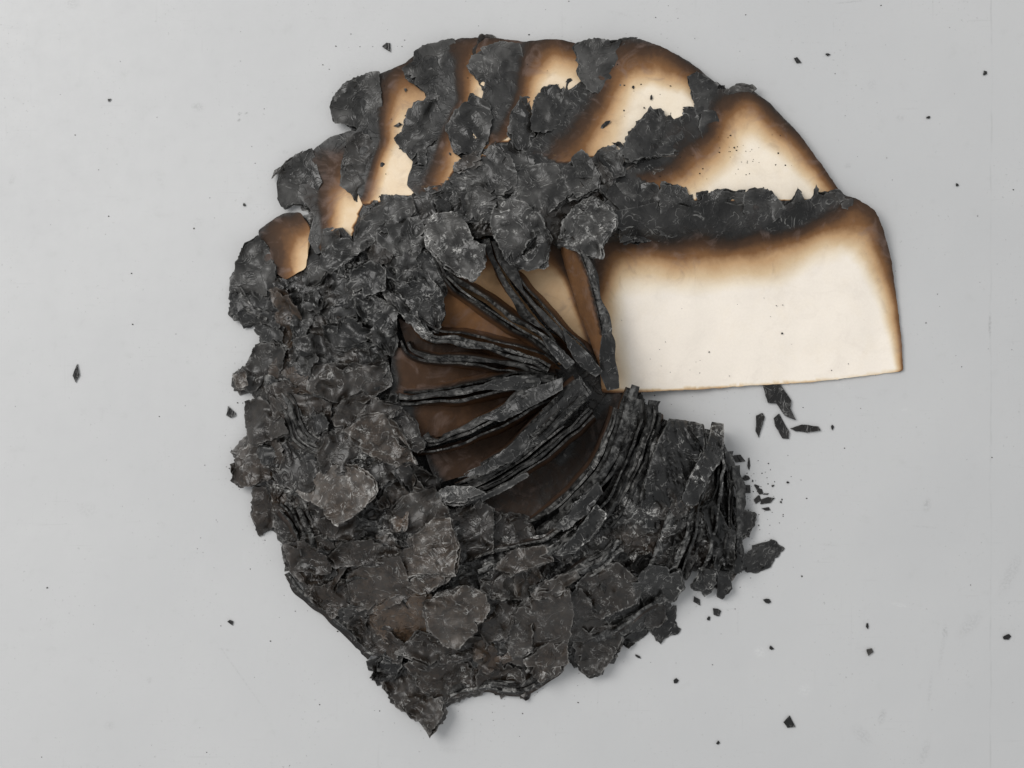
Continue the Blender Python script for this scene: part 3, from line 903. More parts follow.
# left and inner left
fk('r4', [(80, 235), (150, 185), (190, 230), (220, 320), (200, 400), (150, 420), (60, 410), (45, 390), (55, 310)], 9, 2.3, .22, 0, 3, .6)
fk('r4', [(45, 410), (150, 430), (210, 470), (215, 530), (150, 520), (95, 530), (85, 500), (45, 490), (55, 450)], 7, .6, .3, 0, 2, 1.4, 1.8, 3)
fk('r4', [(135, 540), (200, 530), (230, 560), (215, 600), (160, 590)], 6, .55, .25, 0, 2, 1.2, 1.6)
fk('r4', [(205, 400), (260, 420), (300, 500), (305, 590), (240, 610), (222, 520)], 8, .9, .15, .9, 2, .8)
fk('r4', [(235, 370), (300, 350), (375, 380), (380, 440), (350, 500), (330, 560), (380, 640), (370, 700), (300, 600), (290, 450)], 11, 1.0, .3, 0, 3)
fk('r4', [(405, 160), (480, 160), (520, 230), (500, 260), (440, 310), (405, 290)], 9, 1.0, .3)
fk('r4', [(325, 190), (400, 160), (408, 300), (380, 350), (340, 375), (322, 270)], 7, .8, .25)
fk('r4', [(570, 60), (640, 20), (760, 30), (750, 90), (640, 160), (560, 230), (520, 240), (560, 150)], 10, 1.0, .4)
fk('r4', [(640, 170), (700, 110), (780, 130), (800, 200), (760, 250), (700, 240), (635, 200)], 13, 1.1, .5, 0, 3)
fk('r4', [(380, 440), (410, 330), (470, 310), (520, 350), (540, 400), (520, 480), (440, 500), (400, 460)], 10, .95, .3)
fk('r4', [(530, 330), (590, 295), (635, 320), (635, 380), (570, 405), (530, 380)], 13, 1.0, .6, 0, 4)
fk('r4', [(650, 260), (740, 250), (765, 300), (720, 365), (660, 320)], 12, .95, .6, 0, 3)
fk('r5', [(115, 190), (150, 145), (210, 145), (250, 180), (270, 240), (315, 255), (320, 330), (280, 380), (230, 350), (190, 320), (130, 260)], 27, 2.0, 1.1, 0, 3)
fk('r4', [(540, 440), (600, 430), (680, 480), (685, 600), (670, 640), (590, 560), (560, 520)], 15, 1.15, .7, 0, 3)
fk('r4', [(425, 540), (500, 515), (570, 540), (585, 580), (500, 600), (440, 610)], 12, .95, .4)
fk('r4', [(300, 600), (380, 580), (440, 620), (560, 640), (620, 700), (640, 790), (380, 790), (370, 680)], 9, .95, .35, .1)
fk('r4', [(690, 380), (740, 330), (800, 340), (850, 400), (870, 470), (850, 540), (800, 540), (740, 470)], 15, 1.0, .75, 0, 5)
fk('r4', [(650, 380), (700, 430), (730, 470), (800, 540), (820, 580), (790, 570), (700, 470), (660, 430)], 18, 1.2, .9, 0, 2)
fk('r4', [(50, 720), (110, 690), (130, 620), (180, 600), (240, 640), (225, 700), (190, 790), (60, 780)], 7, .95, .4, .15, 3, 1.2, 1.4, 3)
fk('r4', [(215, 700), (260, 640), (315, 640), (362, 690), (372, 790), (200, 790)], 7, .95, .2, .9, 2, .7)
fk('r4', [(860, 40), (900, 0), (1024, 0), (1040, 120), (960, 120), (880, 90)], 10, 1.0, .4)
fk('r5', [(370, 160), (400, 90), (470, 100), (540, 150), (552, 190), (490, 230), (450, 330), (420, 290), (385, 200)], 25, 1.9, 1.0, 0, 3)
fk('r5', [(455, 285), (520, 190), (560, 200), (582, 250), (560, 325), (480, 338), (440, 335)], 17, .95, .7, 0, 3)
fk('r5', [(655, 180), (700, 120), (770, 80), (850, 140), (852, 180), (800, 250), (795, 310), (740, 300), (690, 260), (640, 250)], 24, 2.0, 1.0, 0, 3)
fk('r5', [(862, 170), (930, 165), (1000, 120), (1060, 130), (1060, 235), (930, 245), (865, 248)], 11, 1.0, .3)
fk('r5', [(160, 110), (175, 10), (230, -10), (320, 20), (335, 60), (270, 150), (210, 140)], 14, 1.1, .5, 0, 3)
fk('r5', [(0, 150), (60, 130), (110, 180), (112, 260), (60, 295), (0, 290)], 10, .95, .4)
fk('r5', [(560, 130), (640, 70), (700, 110), (650, 180), (630, 250), (570, 200)], 9, .75, .2, .1)
fk('r5', [(250, 60), (330, 60), (400, 90), (370, 160), (340, 200), (270, 160)], 9, .8, .25)
fk('r5', [(0, 300), (80, 290), (170, 300), (180, 380), (150, 480), (130, 560), (60, 500), (0, 430)], 12, .9, .55, 0, 3)
fk('r7', [(50, 20), (100, 5), (112, 60), (70, 78), (60, 45)], 8, 1.2, .7, .3, 2)
fk('r7', [(105, 130), (160, 100), (230, 200), (250, 240), (180, 260), (110, 300), (105, 200)], 9, .95, .25)
fk('r7', [(190, 80), (260, 60), (330, 100), (420, 140), (420, 250), (380, 330), (310, 310), (250, 220)], 11, .95, .35, .15, 4)
fk('r7', [(58, 400), (70, 330), (105, 300), (180, 270), (240, 320), (230, 380), (180, 420), (90, 462), (55, 440)], 10, 1.15, .55, .25, 3, 1, 1.4, 3)
fk('r7', [(240, 260), (320, 310), (390, 350), (402, 410), (330, 470), (250, 440), (210, 380)], 8, .65, .3, .1)
fk('r7', [(130, 460), (180, 460), (195, 560), (205, 620), (155, 655), (122, 570)], 7, .9, .2, .3, 2)
fk('r7', [(200, 470), (290, 440), (370, 520), (400, 590), (390, 640), (250, 680), (210, 600)], 9, .75, .5, .1, 3, 1.4, 1.6, 3)
fk('r7', [(320, 480), (380, 430), (440, 395), (520, 400), (590, 440), (590, 490), (530, 550), (450, 600), (425, 570), (420, 530), (350, 505)], 22, 2.4, 1.0, .04, 4)
fk('r7', [(515, 245), (570, 200), (640, 190), (700, 250), (730, 310), (757, 360), (690, 365), (600, 320), (540, 280)], 25, 2.2, 1.0, .1, 3)
fk('r7', [(460, 190), (500, 130), (560, 110), (640, 140), (692, 150), (660, 180), (560, 200), (480, 240)], 16, 1.1, .4, 0, 3)
fk('r7', [(365, 80), (390, -10), (640, -10), (655, 60), (560, 110), (470, 112)], 12, 1.1, .5, .05, 3)
fk('r7', [(660, 190), (720, 170), (760, 220), (792, 290), (770, 312), (720, 270)], 16, 1.0, .5, 0, 4)
fk('r7', [(400, 340), (430, 270), (520, 260), (570, 320), (582, 360), (500, 380), (420, 390)], 14, .9, .4, .05, 2, 1, 1.2, 4)
fk('r7', [(575, 395), (640, 360), (742, 370), (680, 420), (600, 472)], 17, 1.0, .5, 0, 2, 1, 1.2, 3)
fk('r7', [(635, 515), (690, 430), (740, 410), (782, 480), (720, 500), (650, 535)], 15, 1.0, .6, .1)
fk('r7', [(700, 400), (760, 380), (852, 430), (840, 462), (770, 472)], 16, .8, .2, 0, 2, .7)
fk('r7', [(690, 570), (740, 510), (830, 480), (882, 560), (892, 600), (800, 622), (700, 622)], 16, 1.1, .4, 0, 3, .7)
fk('r7', [(690, 560), (720, 510), (735, 540), (730, 610), (700, 620)], 18, 1.3, .8, .9, 1)
fk('r7', [(718, 740), (760, 680), (840, 600), (892, 600), (918, 700), (910, 790), (720, 790)], 20, 2.0, 0.8, .05, 3)
fk('r7', [(435, 700), (500, 650), (640, 660), (692, 700), (620, 740), (470, 765)], 13, .95, .4, .2, 5)
fk('r7', [(395, 600), (480, 560), (600, 500), (690, 600), (705, 680), (520, 655), (430, 650)], 12, .95, .35, .35, 3)
fk('r7', [(905, 560), (1000, 520), (1060, 560), (1060, 700), (960, 742), (910, 680)], 13, .8, .4, .1)
fk('r7', [(250, 690), (330, 650), (420, 660), (442, 720), (420, 790), (260, 790)], 9, .85, .25, .2)
fk('r7', [(590, 480), (640, 500), (660, 560), (600, 510), (540, 560), (560, 520)], 12, .7, .3, .05)
# lower left
fk('s2', [(92, 20), (180, 20), (270, 90), (322, 110), (270, 190), (180, 188), (120, 120)], 8, 1.0, .3, .35, 3)
fk('s2', [(290, 60), (340, 20), (440, 12), (540, 40), (542, 70), (440, 82), (320, 97)], 14, 1.05, .45, .15, 6)
fk('s2', [(365, 150), (440, 100), (540, 80), (570, 170), (602, 200), (500, 250), (420, 280), (385, 240)], 12, 1.15, .3, .2, 3, .6)
fk('s2', [(540, 110), (560, 60), (640, 40), (740, 20), (767, 80), (720, 150), (640, 197), (590, 170)], 24, 2.2, 0.85, .05, 4)
fk('s2', [(440, 290), (540, 240), (660, 235), (665, 330), (600, 395), (560, 412), (490, 365)], 9, 1.3, .3, 1.0, 2, .7)
fk('s2', [(178, 195), (270, 190), (350, 160), (382, 240), (350, 275), (290, 302), (230, 252)], 9, .9, .4, .2, 3, 1.2, 1.3, 3)
fk('s2', [(390, 325), (450, 305), (490, 370), (565, 420), (540, 465), (440, 435)], 10, .95, .45, .25, 3)
fk('s2', [(665, 260), (720, 230), (800, 200), (872, 220), (888, 280), (830, 350), (780, 412), (730, 400), (680, 340)], 25, 2.2, 0.75, .05, 4, .8)
fk('s2', [(560, 440), (650, 370), (740, 410), (830, 380), (902, 400), (830, 452), (700, 482)], 12, 1.1, .5, .15, 3)
fk('s2', [(445, 490), (520, 470), (552, 500), (530, 552), (465, 548)], 5, .35, .1, 0, 3, 1.2, 2.2, 4)
fk('s2', [(485, 560), (540, 490), (600, 560), (660, 610), (720, 640), (722, 690), (668, 768), (640, 720), (600, 690), (530, 640)], 7, .9, .5, .1, 3, 1.2, 1.3, 3)
fk('s2', [(590, 500), (680, 460), (780, 480), (852, 530), (862, 602), (800, 612), (720, 642), (640, 590)], 9, 1.05, .6, .35, 3, 1.2, 1.4)
fk('s2', [(850, 540), (900, 480), (1000, 500), (1042, 560), (1020, 592), (960, 612), (920, 580), (860, 602)], 9, 1.1, .6, .25, 3, 1.2, 1.5)
fk('s2', [(875, 480), (900, 420), (970, 380), (992, 440), (950, 500), (900, 522)], 11, .9, .3, .8, 2)
fk('s2', [(885, 190), (930, 100), (1024, 60), (1085, 150), (1040, 222), (930, 217)], 15, .85, .7, 0, 3)
fk('s2', [(338, 330), (400, 290), (440, 400), (472, 452), (410, 425)], 7, .75, .4, .1, 2, 1.2, 1.8, 3)
fk('s2', [(740, 195), (800, 110), (870, 140), (902, 200), (880, 242), (800, 212)], 10, .7, .2, .1)
fk('s2', [(960, 350), (1000, 300), (1060, 310), (1060, 420), (1000, 450)], 14, 1.2, .6, .05)
fk('s2', [(880, 245), (960, 225), (1000, 290), (960, 370), (900, 390), (870, 330)], 11, .8, .4, .1)
# bottom
fk('s3', [(75, 188), (140, 130), (240, 112), (272, 160), (200, 172), (140, 202)], 27, 2.2, 0.6, 0, 2, .7)
fk('s3', [(15, 240), (100, 190), (152, 190), (152, 260), (90, 297), (40, 292)], 15, .85, .7, 0, 4)
fk('s3', [(145, 200), (205, 180), (235, 240), (205, 295), (155, 285)], 15, 1.1, .7, .3)
fk('s3', [(215, 292), (280, 250), (362, 208), (374, 230), (310, 272), (240, 304)], 20, 1.3, .5, 0, 1.5, .5)
fk('s3', [(398, 262), (450, 200), (540, 188), (622, 260), (602, 320), (480, 372), (430, 342)], 16, 1.15, .75, .3, 4)
fk('s3', [(112, 440), (160, 370), (240, 300), (342, 290), (352, 380), (330, 472), (250, 502), (180, 560), (120, 542)], 15, 1.05, .5, .05, 3)
fk('s3', [(188, 560), (280, 490), (332, 490), (347, 560), (320, 602), (240, 642), (210, 612)], 18, 1.9, 0.8, .05, 3)
fk('s3', [(358, 520), (400, 440), (522, 430), (562, 470), (530, 532), (480, 602), (430, 617), (390, 582)], 13, 1.1, .65, 0, 4)
fk('s3', [(343, 330), (400, 288), (442, 380), (524, 430), (420, 452), (380, 522), (350, 482)], 12, .9, .55, 0, 3)
fk('s3', [(550, 480), (600, 440), (662, 428), (640, 462), (585, 502)], 7, .6, .2)
fk('s3', [(662, 430), (700, 380), (772, 340), (765, 400), (787, 440), (740, 457), (715, 482)], 8, .6, .25, 0, 2, 1, 1.3)
fk('s3', [(498, 380), (600, 330), (682, 308), (692, 390), (640, 432), (560, 452)], 13, .95, .6, 0, 3)
fk('s3', [(618, 250), (680, 190), (782, 200), (802, 270), (760, 322), (660, 322)], 14, 1.0, .7, 0, 4)
fk('s3', [(-5, 430), (60, 400), (112, 440), (112, 540), (40, 582), (-5, 540)], 11, 1.0, .3, .8, 2)
fk('s3', [(-5, 600), (60, 570), (142, 600), (180, 690), (130, 652), (90, 687), (40, 657), (0, 657)], 8, 1.0, .6, .2, 3, 1.2, 1.5)
fk('s3', [(138, 580), (190, 560), (217, 650), (180, 694), (140, 657)], 9, .8, .5, .1, 3)
fk('s3', [(345, 540), (372, 530), (392, 580), (370, 585)], 5, .4, .1)
fk('s3', [(490, 560), (530, 510), (540, 515), (520, 560)], 5, .5, .2)
# lower right mass of fused leaves
fk('s1', [(430, 440), (475, 300), (510, 195), (560, 200), (640, 215), (635, 300), (620, 400), (580, 480), (560, 570), (480, 610), (400, 600), (415, 490)], 17, .5, .3, 0, 3, .35, .4, 2, grain=1.2)
fk('s1', [(568, 490), (600, 420), (640, 370), (660, 290), (676, 214), (722, 220), (722, 300), (710, 360), (660, 400), (622, 512), (580, 517)], 22, .6, .7, 0, 4, .5, .5, 2, grain=1.2)
fk('s1', [(722, 290), (760, 355), (772, 400), (747, 505), (738, 420)], 8, .45, .1, 0, 3, .6, .7, grain=0.8)
fk('s1', [(648, 560), (690, 535), (740, 620), (772, 640), (762, 790), (690, 790), (690, 650)], 11, .5, .15, 0, 3, .7, .8, 3, grain=0.8)
fk('s1', [(60, 725), (130, 655), (222, 528), (267, 570), (220, 640), (140, 715)], 32, 1.1, .6, 0, 2, .5, .6, grain=0.8, zb=36)
fk('s1', [(765, 580), (800, 553), (842, 570), (832, 620), (790, 662), (768, 640)], 8, .6, .2, .1, 2, .8, 1.3, grain=0.8)
fk('s1', [(770, 640), (800, 660), (790, 720), (800, 800), (765, 800), (750, 720)], 7, .5, .1, 0, 2, grain=0.8)
fk('s1', [(795, 740), (840, 700), (900, 683), (938, 710), (900, 745), (885, 770), (840, 795), (800, 790)], 7, .6, .1, 0, 4, .6, .8, 3, grain=0.8)
fk('s1', [(700, 780), (740, 760), (750, 860), (720, 905), (700, 890)], 8, .55, .15, 0, 3, .6, .7, 2, grain=0.8)
fk('s1', [(640, 780), (690, 790), (700, 850), (650, 880), (600, 850)], 11, .7, .5, 0, 3, grain=0.8)
fk('s1', [(730, 440), (748, 500), (760, 620), (735, 640), (725, 540)], 9, .45, .1, 0, 2, .5, grain=0.8)
fk('r8', [(330, 740), (400, 690), (480, 700), (530, 790), (440, 830), (340, 800)], 10, .7, .3, .3, 2, .8)
fk('r8', [(190, 690), (280, 670), (380, 690), (370, 780), (250, 800), (180, 760)], 9, .8, .4, .1, 3, 1)
# smooth outer leaves that cover the upright bundles
fk('r8', [(225, 545), (330, 490), (440, 410), (560, 280), (700, 150), (745, 215), (640, 330), (540, 400), (450, 470), (330, 530)], 0, .6, .2, 0, 1, .35, .8, 2, (0.0, 0.0), 0, 69)
fk('r8', [(280, 192), (350, 165), (450, 140), (550, 150), (555, 190), (500, 197), (400, 197)], 0, .6, .2, 0, 1, .3, .5, 1, (0.0, 0.0), 0, 64)
fk('r8', [(330, 310), (400, 268), (500, 198), (640, 148), (642, 195), (560, 240), (480, 282), (400, 322)], 0, .6, .2, 0, 1, .3, .5, 1, (0.0, 0.0), 0, 68)
fk('r5', [(640, 585), (690, 635), (740, 680), (800, 755), (770, 775), (700, 725), (660, 660)], 0, .55, .15, 0, 1, .3, .4, 1, (0.0, 0.0), 0, 66)
fk('r5', [(540, 590), (600, 630), (690, 720), (655, 745), (600, 690)], 0, .6, .2, 0, 1, .3, .4, 1, (0.0, 0.0), 0, 64)
fk('r5', [(785, 690), (800, 570), (838, 660), (860, 770), (864, 820), (815, 830), (790, 770)], 0, .6, .12, 0, 1, .3, .3, 1, (0.0, 0.0), 0, 60)
fk('r8', [(610, 740), (700, 640), (780, 560), (800, 600), (740, 680), (650, 750)], 0, .7, .35, 0, 1, .4, .8, 2, (0.0, 0.0), 0, 72)
fk('r8', [(135, 605), (190, 575), (290, 580), (330, 600), (250, 640), (160, 640)], 0, 1.3, .9, 0, 1, .6, .9, 2, (0.0, 0.0), 0, 62)
fk('r8', [(225, 655), (300, 625), (400, 575), (500, 520), (510, 535), (400, 600), (260, 668)], 0, 1.1, .5, 0, 1, .3, .6, 1, (0.0, 0.0), 0, 58)


def flake(poly, lev, tone, ash, warm, curl, wr, rag, lay, tilt, seed, sp=2.1, parent=book, name="charred_flake", zbase=None, grain=0.0):
    mb = MB()
    q0 = np.asarray(poly, float)
    c = q0.mean(0)
    size = np.sqrt(np.ptp(q0[:, 0]) * np.ptp(q0[:, 1]))
    rr = np.random.RandomState(seed)
    ax = rr.uniform(-1, 1, 2) * (0.26 if tuple(tilt) == (0, 0) else 0.04) + np.asarray(tilt)
    sgn = rr.uniform(-0.4, 1.2)
    swing_k = 6.0
    if zbase is None and tuple(tilt) == (0, 0):
        lev = lev + rr.uniform(-8, 3)
        swing_k = 15.0
        tone = tone * (rr.uniform(0.5, 1.25) if tone < 1.2 else rr.uniform(0.9, 1.2))
    for u in range(lay - 1, -1, -1):
        q = q0
        if u:
            dirv = (q - c) / (np.hypot(*(q - c).T)[:, None] + 1e-6)
            q = q + dirv * (rr.uniform(0.2, 2.4) if tuple(tilt) == (0, 0) else rr.uniform(-0.5, 1.0)) * u + rr.randn(2) * 0.9 * u
        P, F, D = fill(ragged(q, 1.7 if u == 0 else 2.4, rag * (1 + 0.35 * u), seed * 0.37 + u * 7, saw=1.4 * rag, soft=0.3), sp if u == 0 else sp * 1.9, seed + u)
        R = max(D.max(), 1e-3)
        inn = np.clip(D / (0.6 * R), 0, 1)
        x, y = P[:, 0], P[:, 1]
        g = (zbase if zbase is not None else base_z(P)) + lev
        amp = min(1.0, size / 32)
        wx, wy = x + 9 * pn(x / 19, y / 19, seed + 2), y + 9 * pn(x / 19, y / 19, seed + 3)
        swing = pn(x / 21, y / 21, seed * 1.7)
        z = g + (swing * swing_k + sgn * curl * 1.0) * (1 - inn) * amp
        # long folds, crumples, fine crinkle
        fold = ridge(wx / 30, wy / 30, seed * 0.9, 1)
        z = z + wr * amp * (fold - 0.55) * 8.5
        z = z + wr * amp * (ridge(wx / 15, wy / 15, seed * 2.1, 1) - 0.6) * 1.9
        z = z + wr * fbm(wx / 6, wy / 6, seed * 1.3, 2) * 0.55
        crest = np.clip((fold - 0.55) * 1.6, 0, 1) ** 1.5
        if grain:                           # leaf faces fluted outward from the spine
            th = np.arctan2(y - 330, x - 640)
            rad = np.hypot(x - 640, y - 330)
            fl_ = ridge(th * rad.mean() / 9 + pn(rad / 40, th, seed) * 0.8, rad / 70, seed + 0.3, 2)
            z = z + grain * (fl_ - 0.6) * 5.0
            crest = np.clip((fl_ - 0.62) * 3.0, 0, 1)
        z = z + (x - c[0]) * ax[0] + (y - c[1]) * ax[1]
        z = z - u * 2.0
        z = np.maximum(z, 0.7 + 0.5 * (lay - u))
        mb.sheet(P, z, F, 0.55, burn=1.0, rim=D, tone=tone * (1 if u == 0 else rr.uniform(0.55, 0.9)), ash=ash * (0.6 + 1.5 * crest), warm=warm)
    return mb.build(name, M_CHAR, parent, angle=45)


OUTA = np.array(OUT, float)
CLEAR = [np.array(p[0], float) for p in PAGES]


def grow(q, by):
    """let a flake overlap its neighbours, but not the outer rim or the pages"""
    q = np.asarray(q, float)
    c = q.mean(0)
    d = q - c
    d /= np.hypot(*d.T)[:, None]
    g = q + d * by
    ok = inside(g, OUTA) & (poly_dist(g, OUTA, True) > 9)
    for cl in CLEAR:
        ok &= ~inside(g, cl)
    return np.where(ok[:, None], g, q)


for i, fdef in enumerate(FLAKES):
    fdef = list(fdef)
    if np.mean([q[1] for q in fdef[0]]) < 260:
        fdef[2] = min(2.4, fdef[2] * 1.7)      # the upper flakes are the smoothest and palest grey
    if np.mean([q[1] for q in fdef[0]]) > 370 and np.mean([q[0] for q in fdef[0]]) < 600 and fdef[11] is None:
        fdef[4] = min(1.0, fdef[4] + 0.22)
    flake(grow(fdef[0], 5.0 if fdef[11] is None else 0.0), *fdef[1:10], seed=500 + i * 3, grain=fdef[10], zbase=fdef[11])

# small broken flakes that fill the gaps of the heap
FANS2 = [(400, 250), (470, 225), (560, 225), (610, 300), (640, 385), (720, 425), (640, 520), (560, 545), (450, 515), (395, 450), (390, 330)]
rnd = random.Random(3)
placed = []
tries = 0
while len(placed) < 60 and tries < 6000:
    tries += 1
    x, y = rnd.uniform(235, 745), rnd.uniform(130, 720)
    p = np.array([[x, y]])
    if not inside(p, OUTA)[0] or inside(p, FANS2)[0]:
        continue
    if any(inside(p, c)[0] or poly_dist(p, c, True)[0] < 16 for c in CLEAR):
        continue
    if any((x - a) ** 2 + (y - b) ** 2 < 24 ** 2 for a, b in placed):
        continue
    placed.append((x, y))
    r = rnd.uniform(5, 15)
    n = rnd.randint(6, 9)
    a0 = rnd.uniform(0, 6.28)
    st = rnd.uniform(0.6, 1.0)
    pts = []
    for k in range(n):
        a = k * 6.283 / n + rnd.uniform(-0.25, 0.25)
        rr_ = r * rnd.uniform(0.7, 1.2)
        dx, dy = math.cos(a) * rr_, math.sin(a) * rr_ * st
        pts.append((x + dx * math.cos(a0) - dy * math.sin(a0), y + dx * math.sin(a0) + dy * math.cos(a0)))
    edge = poly_dist(p, OUTA, True)[0]
    flake(pts, rnd.uniform(3, 10), rnd.uniform(0.6, 1.05), rnd.uniform(0.2, 0.6), rnd.choice([0, 0, .1, .3]), rnd.uniform(2, 5), 1.2, 1.3, 2, (0, 0),
          seed=2000 + len(placed) * 5, sp=2.6)

# ------------------------------------------------------------------ loose fragments on the floor and on the pages
def rock(px, py, w_, h_, rot, label, group=None, tone=.8, ash=.2, warm=0, name="char_fragment", z=0.0, thick=1.6, seed=1, poly=None, cat="char fragment"):
    rr = np.random.RandomState(seed)
    if poly is None:
        n = rr.randint(4, 7)
        a = np.arange(n) * 2 * np.pi / n + rr.uniform(-.45, .45, n)
        rad = rr.uniform(.6, 1.2, n)
        q = np.c_[np.cos(a) * rad * w_ / 2, np.sin(a) * rad * h_ / 2]
        co, si = math.cos(rot), math.sin(rot)
        q = np.c_[q[:, 0] * co - q[:, 1] * si + px, q[:, 0] * si + q[:, 1] * co + py]
    else:
        q = np.asarray(poly, float)
    size = max(np.ptp(q[:, 0]), np.ptp(q[:, 1]))
    sp = max(0.8, size / 11)
    P, F, D = fill(ragged(q, sp, 0.03 * size ** 0.8, seed, soft=0.0), sp, seed)
    x, y = P[:, 0], P[:, 1]
    thick = thick * 0.6
    zz = z + thick + 0.4 + size * 0.04 * (fbm(x / (size * .5), y / (size * .5), seed, 2) + 0.35) + np.minimum(D, 2) * 0.08
    mb = MB()
    mb.sheet(P, np.maximum(zz, z + thick + .15), F, thick, burn=1, rim=D + 1, tone=tone, ash=ash, warm=warm)
    return tag(mb.build(name, M_CHAR), label, cat, group)


G1 = "loose char fragments on the floor"
rock(0, 0, 0, 0, 0, "largest loose char fragment, jagged, touching the cream page's lower edge", G1, .45, .25, .1, seed=11, thick=3,
     poly=T('s4', [(325, 60), (390, 45), (440, 120), (435, 150), (457, 197), (410, 180), (380, 130), (345, 130)]))
rock(0, 0, 0, 0, 0, "narrow upright char sliver below the cream page, leftmost of the three slivers", G1, .5, .15, .2, seed=12, thick=2,
     poly=T('s4', [(300, 180), (325, 168), (334, 185), (310, 267), (298, 240)]))
rock(0, 0, 0, 0, 0, "slanted char sliver between two others below the cream page", G1, .45, .15, .1, seed=13, thick=2,
     poly=T('s4', [(368, 190), (390, 173), (412, 210), (431, 245), (429, 272), (405, 270), (375, 220)]))
rock(0, 0, 0, 0, 0, "flat horizontal char sliver, rightmost below the cream page", G1, .5, .15, .2, seed=14, thick=2,
     poly=T('s4', [(433, 230), (480, 215), (545, 221), (554, 238), (500, 247), (455, 241)]))
LOOSE = [
    (387, 47, 9, 7, 0.4, "char chip alone on the floor above the book's upper left rim"),
    (76, 373, 5, 14, 0.1, "crooked dark char chip alone on the bare floor far left"),
    (231, 413.5, 8, 12, -0.5, "dark char chip just left of the book's ragged left side"),
    (788, 723, 12, 12, 0.5, "squarish char chip alone on the floor at lower right"),
    (697, 601, 6, 12, -0.4, "largest of three char chips below the book's lower right edge"),
    (717, 613, 9, 6, 0.9, "pale grey char chip, rightmost of three below the book's lower right"),
    (708.5, 618.5, 3.5, 5.5, -0.4, "smallest of three char chips below the book's lower right edge"),
    (767, 600.5, 9, 5, 0.1, "flat char chip on the floor below the pointed protruding flake"),
    (797, 60.5, 7, 5, 0.5, "char chip on the floor above the curved page at upper right"),
    (828, 54.5, 4, 2.5, 0, "tiny char chip at upper right, right of a larger chip"),
    (231, 622, 5.5, 5, 0, "round char crumb on the floor left of the book's lower left side"),
    (1007, 637, 6, 5.5, 0, "round grey crumb on the floor near the right picture edge"),
    (867, 625.5, 3, 6, 0.1, "tiny upright char splinter above the pale crumb at lower right"),
    (985, 73, 4, 4, 0.3, "char crumb near the hairline seam at upper right"),
    (928, 117, 3.5, 3, 0, "char crumb on bare floor right of the upper curved page"),
    (957, 185, 3.5, 3, 0, "char crumb on bare floor between the cream page and the seam"),
    (832.5, 427.5, 3.5, 4, 0, "char crumb right of the flat horizontal sliver"),
    (771, 648, 4.5, 3, 0.5, "tiny oblong char crumb on the floor right of the book's bottom"),
    (718, 743, 4, 3.5, 0, "char crumb on the floor left of the squarish chip"),
    (638, 656.5, 5, 3, 0.4, "thin char crumb on the floor under the book's lower right rim"),
    (676, 681, 4, 4, 0.8, "small char crumb on the floor further below the lower right rim"),
    (109, 100, 3.2, 3, 0, "dark crumb on the bare floor at upper left"),
    (244, 205, 3.2, 3, 0, "dark crumb on the floor left of the upper left pages"),
]
for i, (x, y, a, b, r, lab) in enumerate(LOOSE):
    rock(x, y, a * 1.3, b * 1.3, r, lab, G1, .5 if i != 5 else 1.1, .15, .05, seed=40 + i, thick=1.2 + 0.06 * max(a, b))
rock(870, 652, 9, 9, 0.3, "pale glassy grey crumb alone on the floor at lower right", G1, 3.2, 1.0, .05, seed=90, thick=2.5)
# crumbs in the scatter beside the right edge
CR = [(232, 348, 36, 25, .4), (272, 370, 10, 36, 0), (263, 425, 28, 20, 0), (232, 453, 12, 10, 0), (262, 470, 26, 30, .5), (302, 458, 26, 22, .6),
      (318, 478, 20, 20, .2), (305, 512, 24, 30, .6), (345, 513, 44, 24, -.5), (340, 547, 34, 18, .25), (222, 525, 18, 56, -.4), (245, 505, 36, 14, -.7),
      (340, 488, 22, 10, .1), (365, 456, 10, 8, 0), (424, 443, 11, 10, 0), (286, 437, 8, 8, 0), (296, 568, 10, 14, .3), (278, 628, 12, 8, .4), (397, 520, 7, 8, 0),
      (310, 612, 6, 8, 0), (250, 585, 10, 8, 0), (270, 655, 8, 6, 0)]
CL = {0: "grey char crumb at the top of the scatter, nearest the book's right edge", 1: "thin upright char splinter at the top of the crumb scatter",
      2: "roundish char crumb in the middle of the scatter's upper part", 8: "largest oblong char crumb on the scatter's right side",
      9: "flat char crumb below the largest oblong one in the scatter", 10: "longest char splinter of the scatter, leaning beside the book",
      11: "slanted splinter crossing the longest one in the scatter", 14: "lone round crumb to the right of the crumb scatter"}
for i, (x, y, a, b, r) in enumerate(CR):
    (px, py), = T('s4', [(x, y)])
    rock(px, py, a * .35, b * .35, r, CL.get(i, "small char crumb in the scatter beside the book's right edge"), "char crumbs beside the book's right edge",
         .65, .25, .15, seed=120 + i, name="char_crumb", thick=1.0, cat="char crumb")


def page_h(x, y, off, a=False):
    P = np.array([[x, y]], float)
    return float((page_a_z(P) if a else base_z(P))[0]) + off


PG = [(606, 124, 13, 6, -.6, 10, "curved char flake lying on the cream page left of its two specks"),
      (651, 98, 4, 7, .1, 10, "small upright char flake on the cream page at the top"),
      (382.5, 164.5, 8, 5, .5, 7, "oval char flake lying on the narrow cream page at upper left"),
      (633, 87, 4, 4, 0, 10, "char speck on the top cream page above its flakes"),
      (405.5, 89.5, 4.5, 4.5, 0, 7, "char speck on the brown upper end of the left narrow page"),
      (450, 154, 3, 4, -.6, 8, "char speck on the tan lower end of the second narrow page"),
      (398, 125, 9, 4, -.3, 7, "pointed char splinter at the right rim of the left narrow page")]
for i, (x, y, a, b, r, off, lab) in enumerate(PG):
    rock(x, y, a, b, r, lab, "char flakes on the pages", .5, .15, .1, z=page_h(x, y, off) + 0.6, seed=170 + i, name="char_chip", thick=.8)

# dust-sized specks: on the floor and on the pages, past counting
mb = MB()
rr = np.random.RandomState(77)


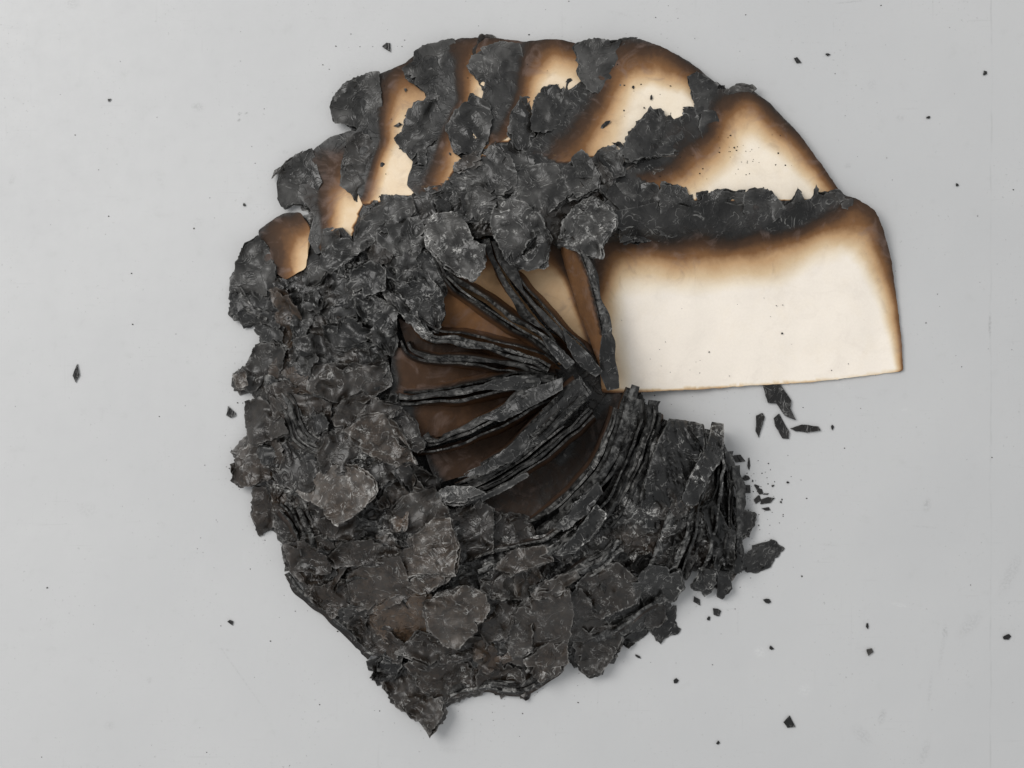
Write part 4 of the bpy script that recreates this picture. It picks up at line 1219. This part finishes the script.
def speck(mb, x, y, r, z, tone):
    n = 6
    a = np.arange(n) * 2 * np.pi / n + rr.rand()
    rad = r * rr.uniform(.6, 1.2, n)
    ring = np.c_[x + np.cos(a) * rad, y + np.sin(a) * rad * rr.uniform(.6, 1), np.full(n, z)]
    up = ring.copy()
    up[:, 2] += r * .7
    up[:, :2] = (up[:, :2] - [x, y]) * .7 + [x, y]
    V = np.vstack([ring, up, [[x, y, z + r]]])
    Fs = [(i, i + n, (i + 1) % n + n, (i + 1) % n) for i in range(n)] + [(i + n, 2 * n, (i + 1) % n + n) for i in range(n)]
    mb.add(V, Fs, burn=1, rim=3, tone=tone, ash=.1, warm=.1)


BK = np.array([(903, 371), (885, 230), (770, 100), (640, 36), (460, 34), (330, 100), (230, 270), (232, 480), (300, 600), (428, 738), (640, 640), (745, 570), (745, 480), (700, 418), (640, 392)], float)
cnt = 0
while cnt < 170:
    if rr.rand() < 0.4:
        x, y = rr.uniform(0, 1024), rr.uniform(0, 768)
    else:
        t = rr.rand() * len(BK)
        i = int(t)
        q = BK[i] + (BK[(i + 1) % len(BK)] - BK[i]) * (t - i)
        x, y = q + rr.randn(2) * 45
    if inside(np.array([[x, y]]), BK)[0] or not (0 < x < 1024 and 0 < y < 768):
        continue
    cnt += 1
    speck(mb, x, y, 0.35 + 0.8 * rr.rand() ** 3, 0.0, rr.uniform(.8, 4.0))
RIMP = np.array([(232, 300), (246, 400), (234, 480), (258, 530), (295, 588), (345, 628), (375, 665), (428, 736), (480, 690), (560, 672), (640, 632), (690, 590), (740, 580), (745, 520)], float)
for i in range(150):
    t = rr.rand() * (len(RIMP) - 1)
    j = int(t)
    x, y = RIMP[j] + (RIMP[j + 1] - RIMP[j]) * (t - j) + rr.randn(2) * 9
    speck(mb, x, y, 0.3 + 0.7 * rr.rand() ** 3, 0.0, rr.uniform(.6, 3.0))
for i in range(70):
    x, y = 752 + rr.randn() * 16, 500 + rr.randn() * 26
    if x > 738:
        speck(mb, x, y, 0.4 + 0.8 * rr.rand() ** 2, 0.0, .7)
tag(mb.build("ash_specks", M_CHAR, origin=np.zeros(3)), "fine dark ash specks strewn over the floor", "ash", kind="stuff")

mb = MB()
for (cx, cy, sx, sy, n, off, a) in ((752, 150, 22, 14, 34, 11, 0), (690, 165, 25, 16, 14, 11, 0), (640, 100, 20, 22, 12, 10, 0), (395, 130, 8, 35, 8, 7, 0),
                                    (465, 100, 10, 25, 7, 8, 0), (548, 75, 14, 12, 7, 9, 0), (740, 330, 75, 30, 20, 13, 1), (660, 360, 30, 14, 9, 13, 1)):
    for i in range(n):
        x, y = cx + rr.randn() * sx, cy + rr.randn() * sy
        if a and not inside(np.array([[x, y]]), PAGES[7][0])[0]:
            continue
        speck(mb, x, y, 0.45 + 0.9 * rr.rand() ** 3, max(page_h(x, y, off, bool(a)), 1.2) + .2, .6)
tag(mb.build("ash_specks", M_CHAR, origin=np.zeros(3)), "fine dark ash specks sprinkled on the cream pages", "ash", kind="stuff")
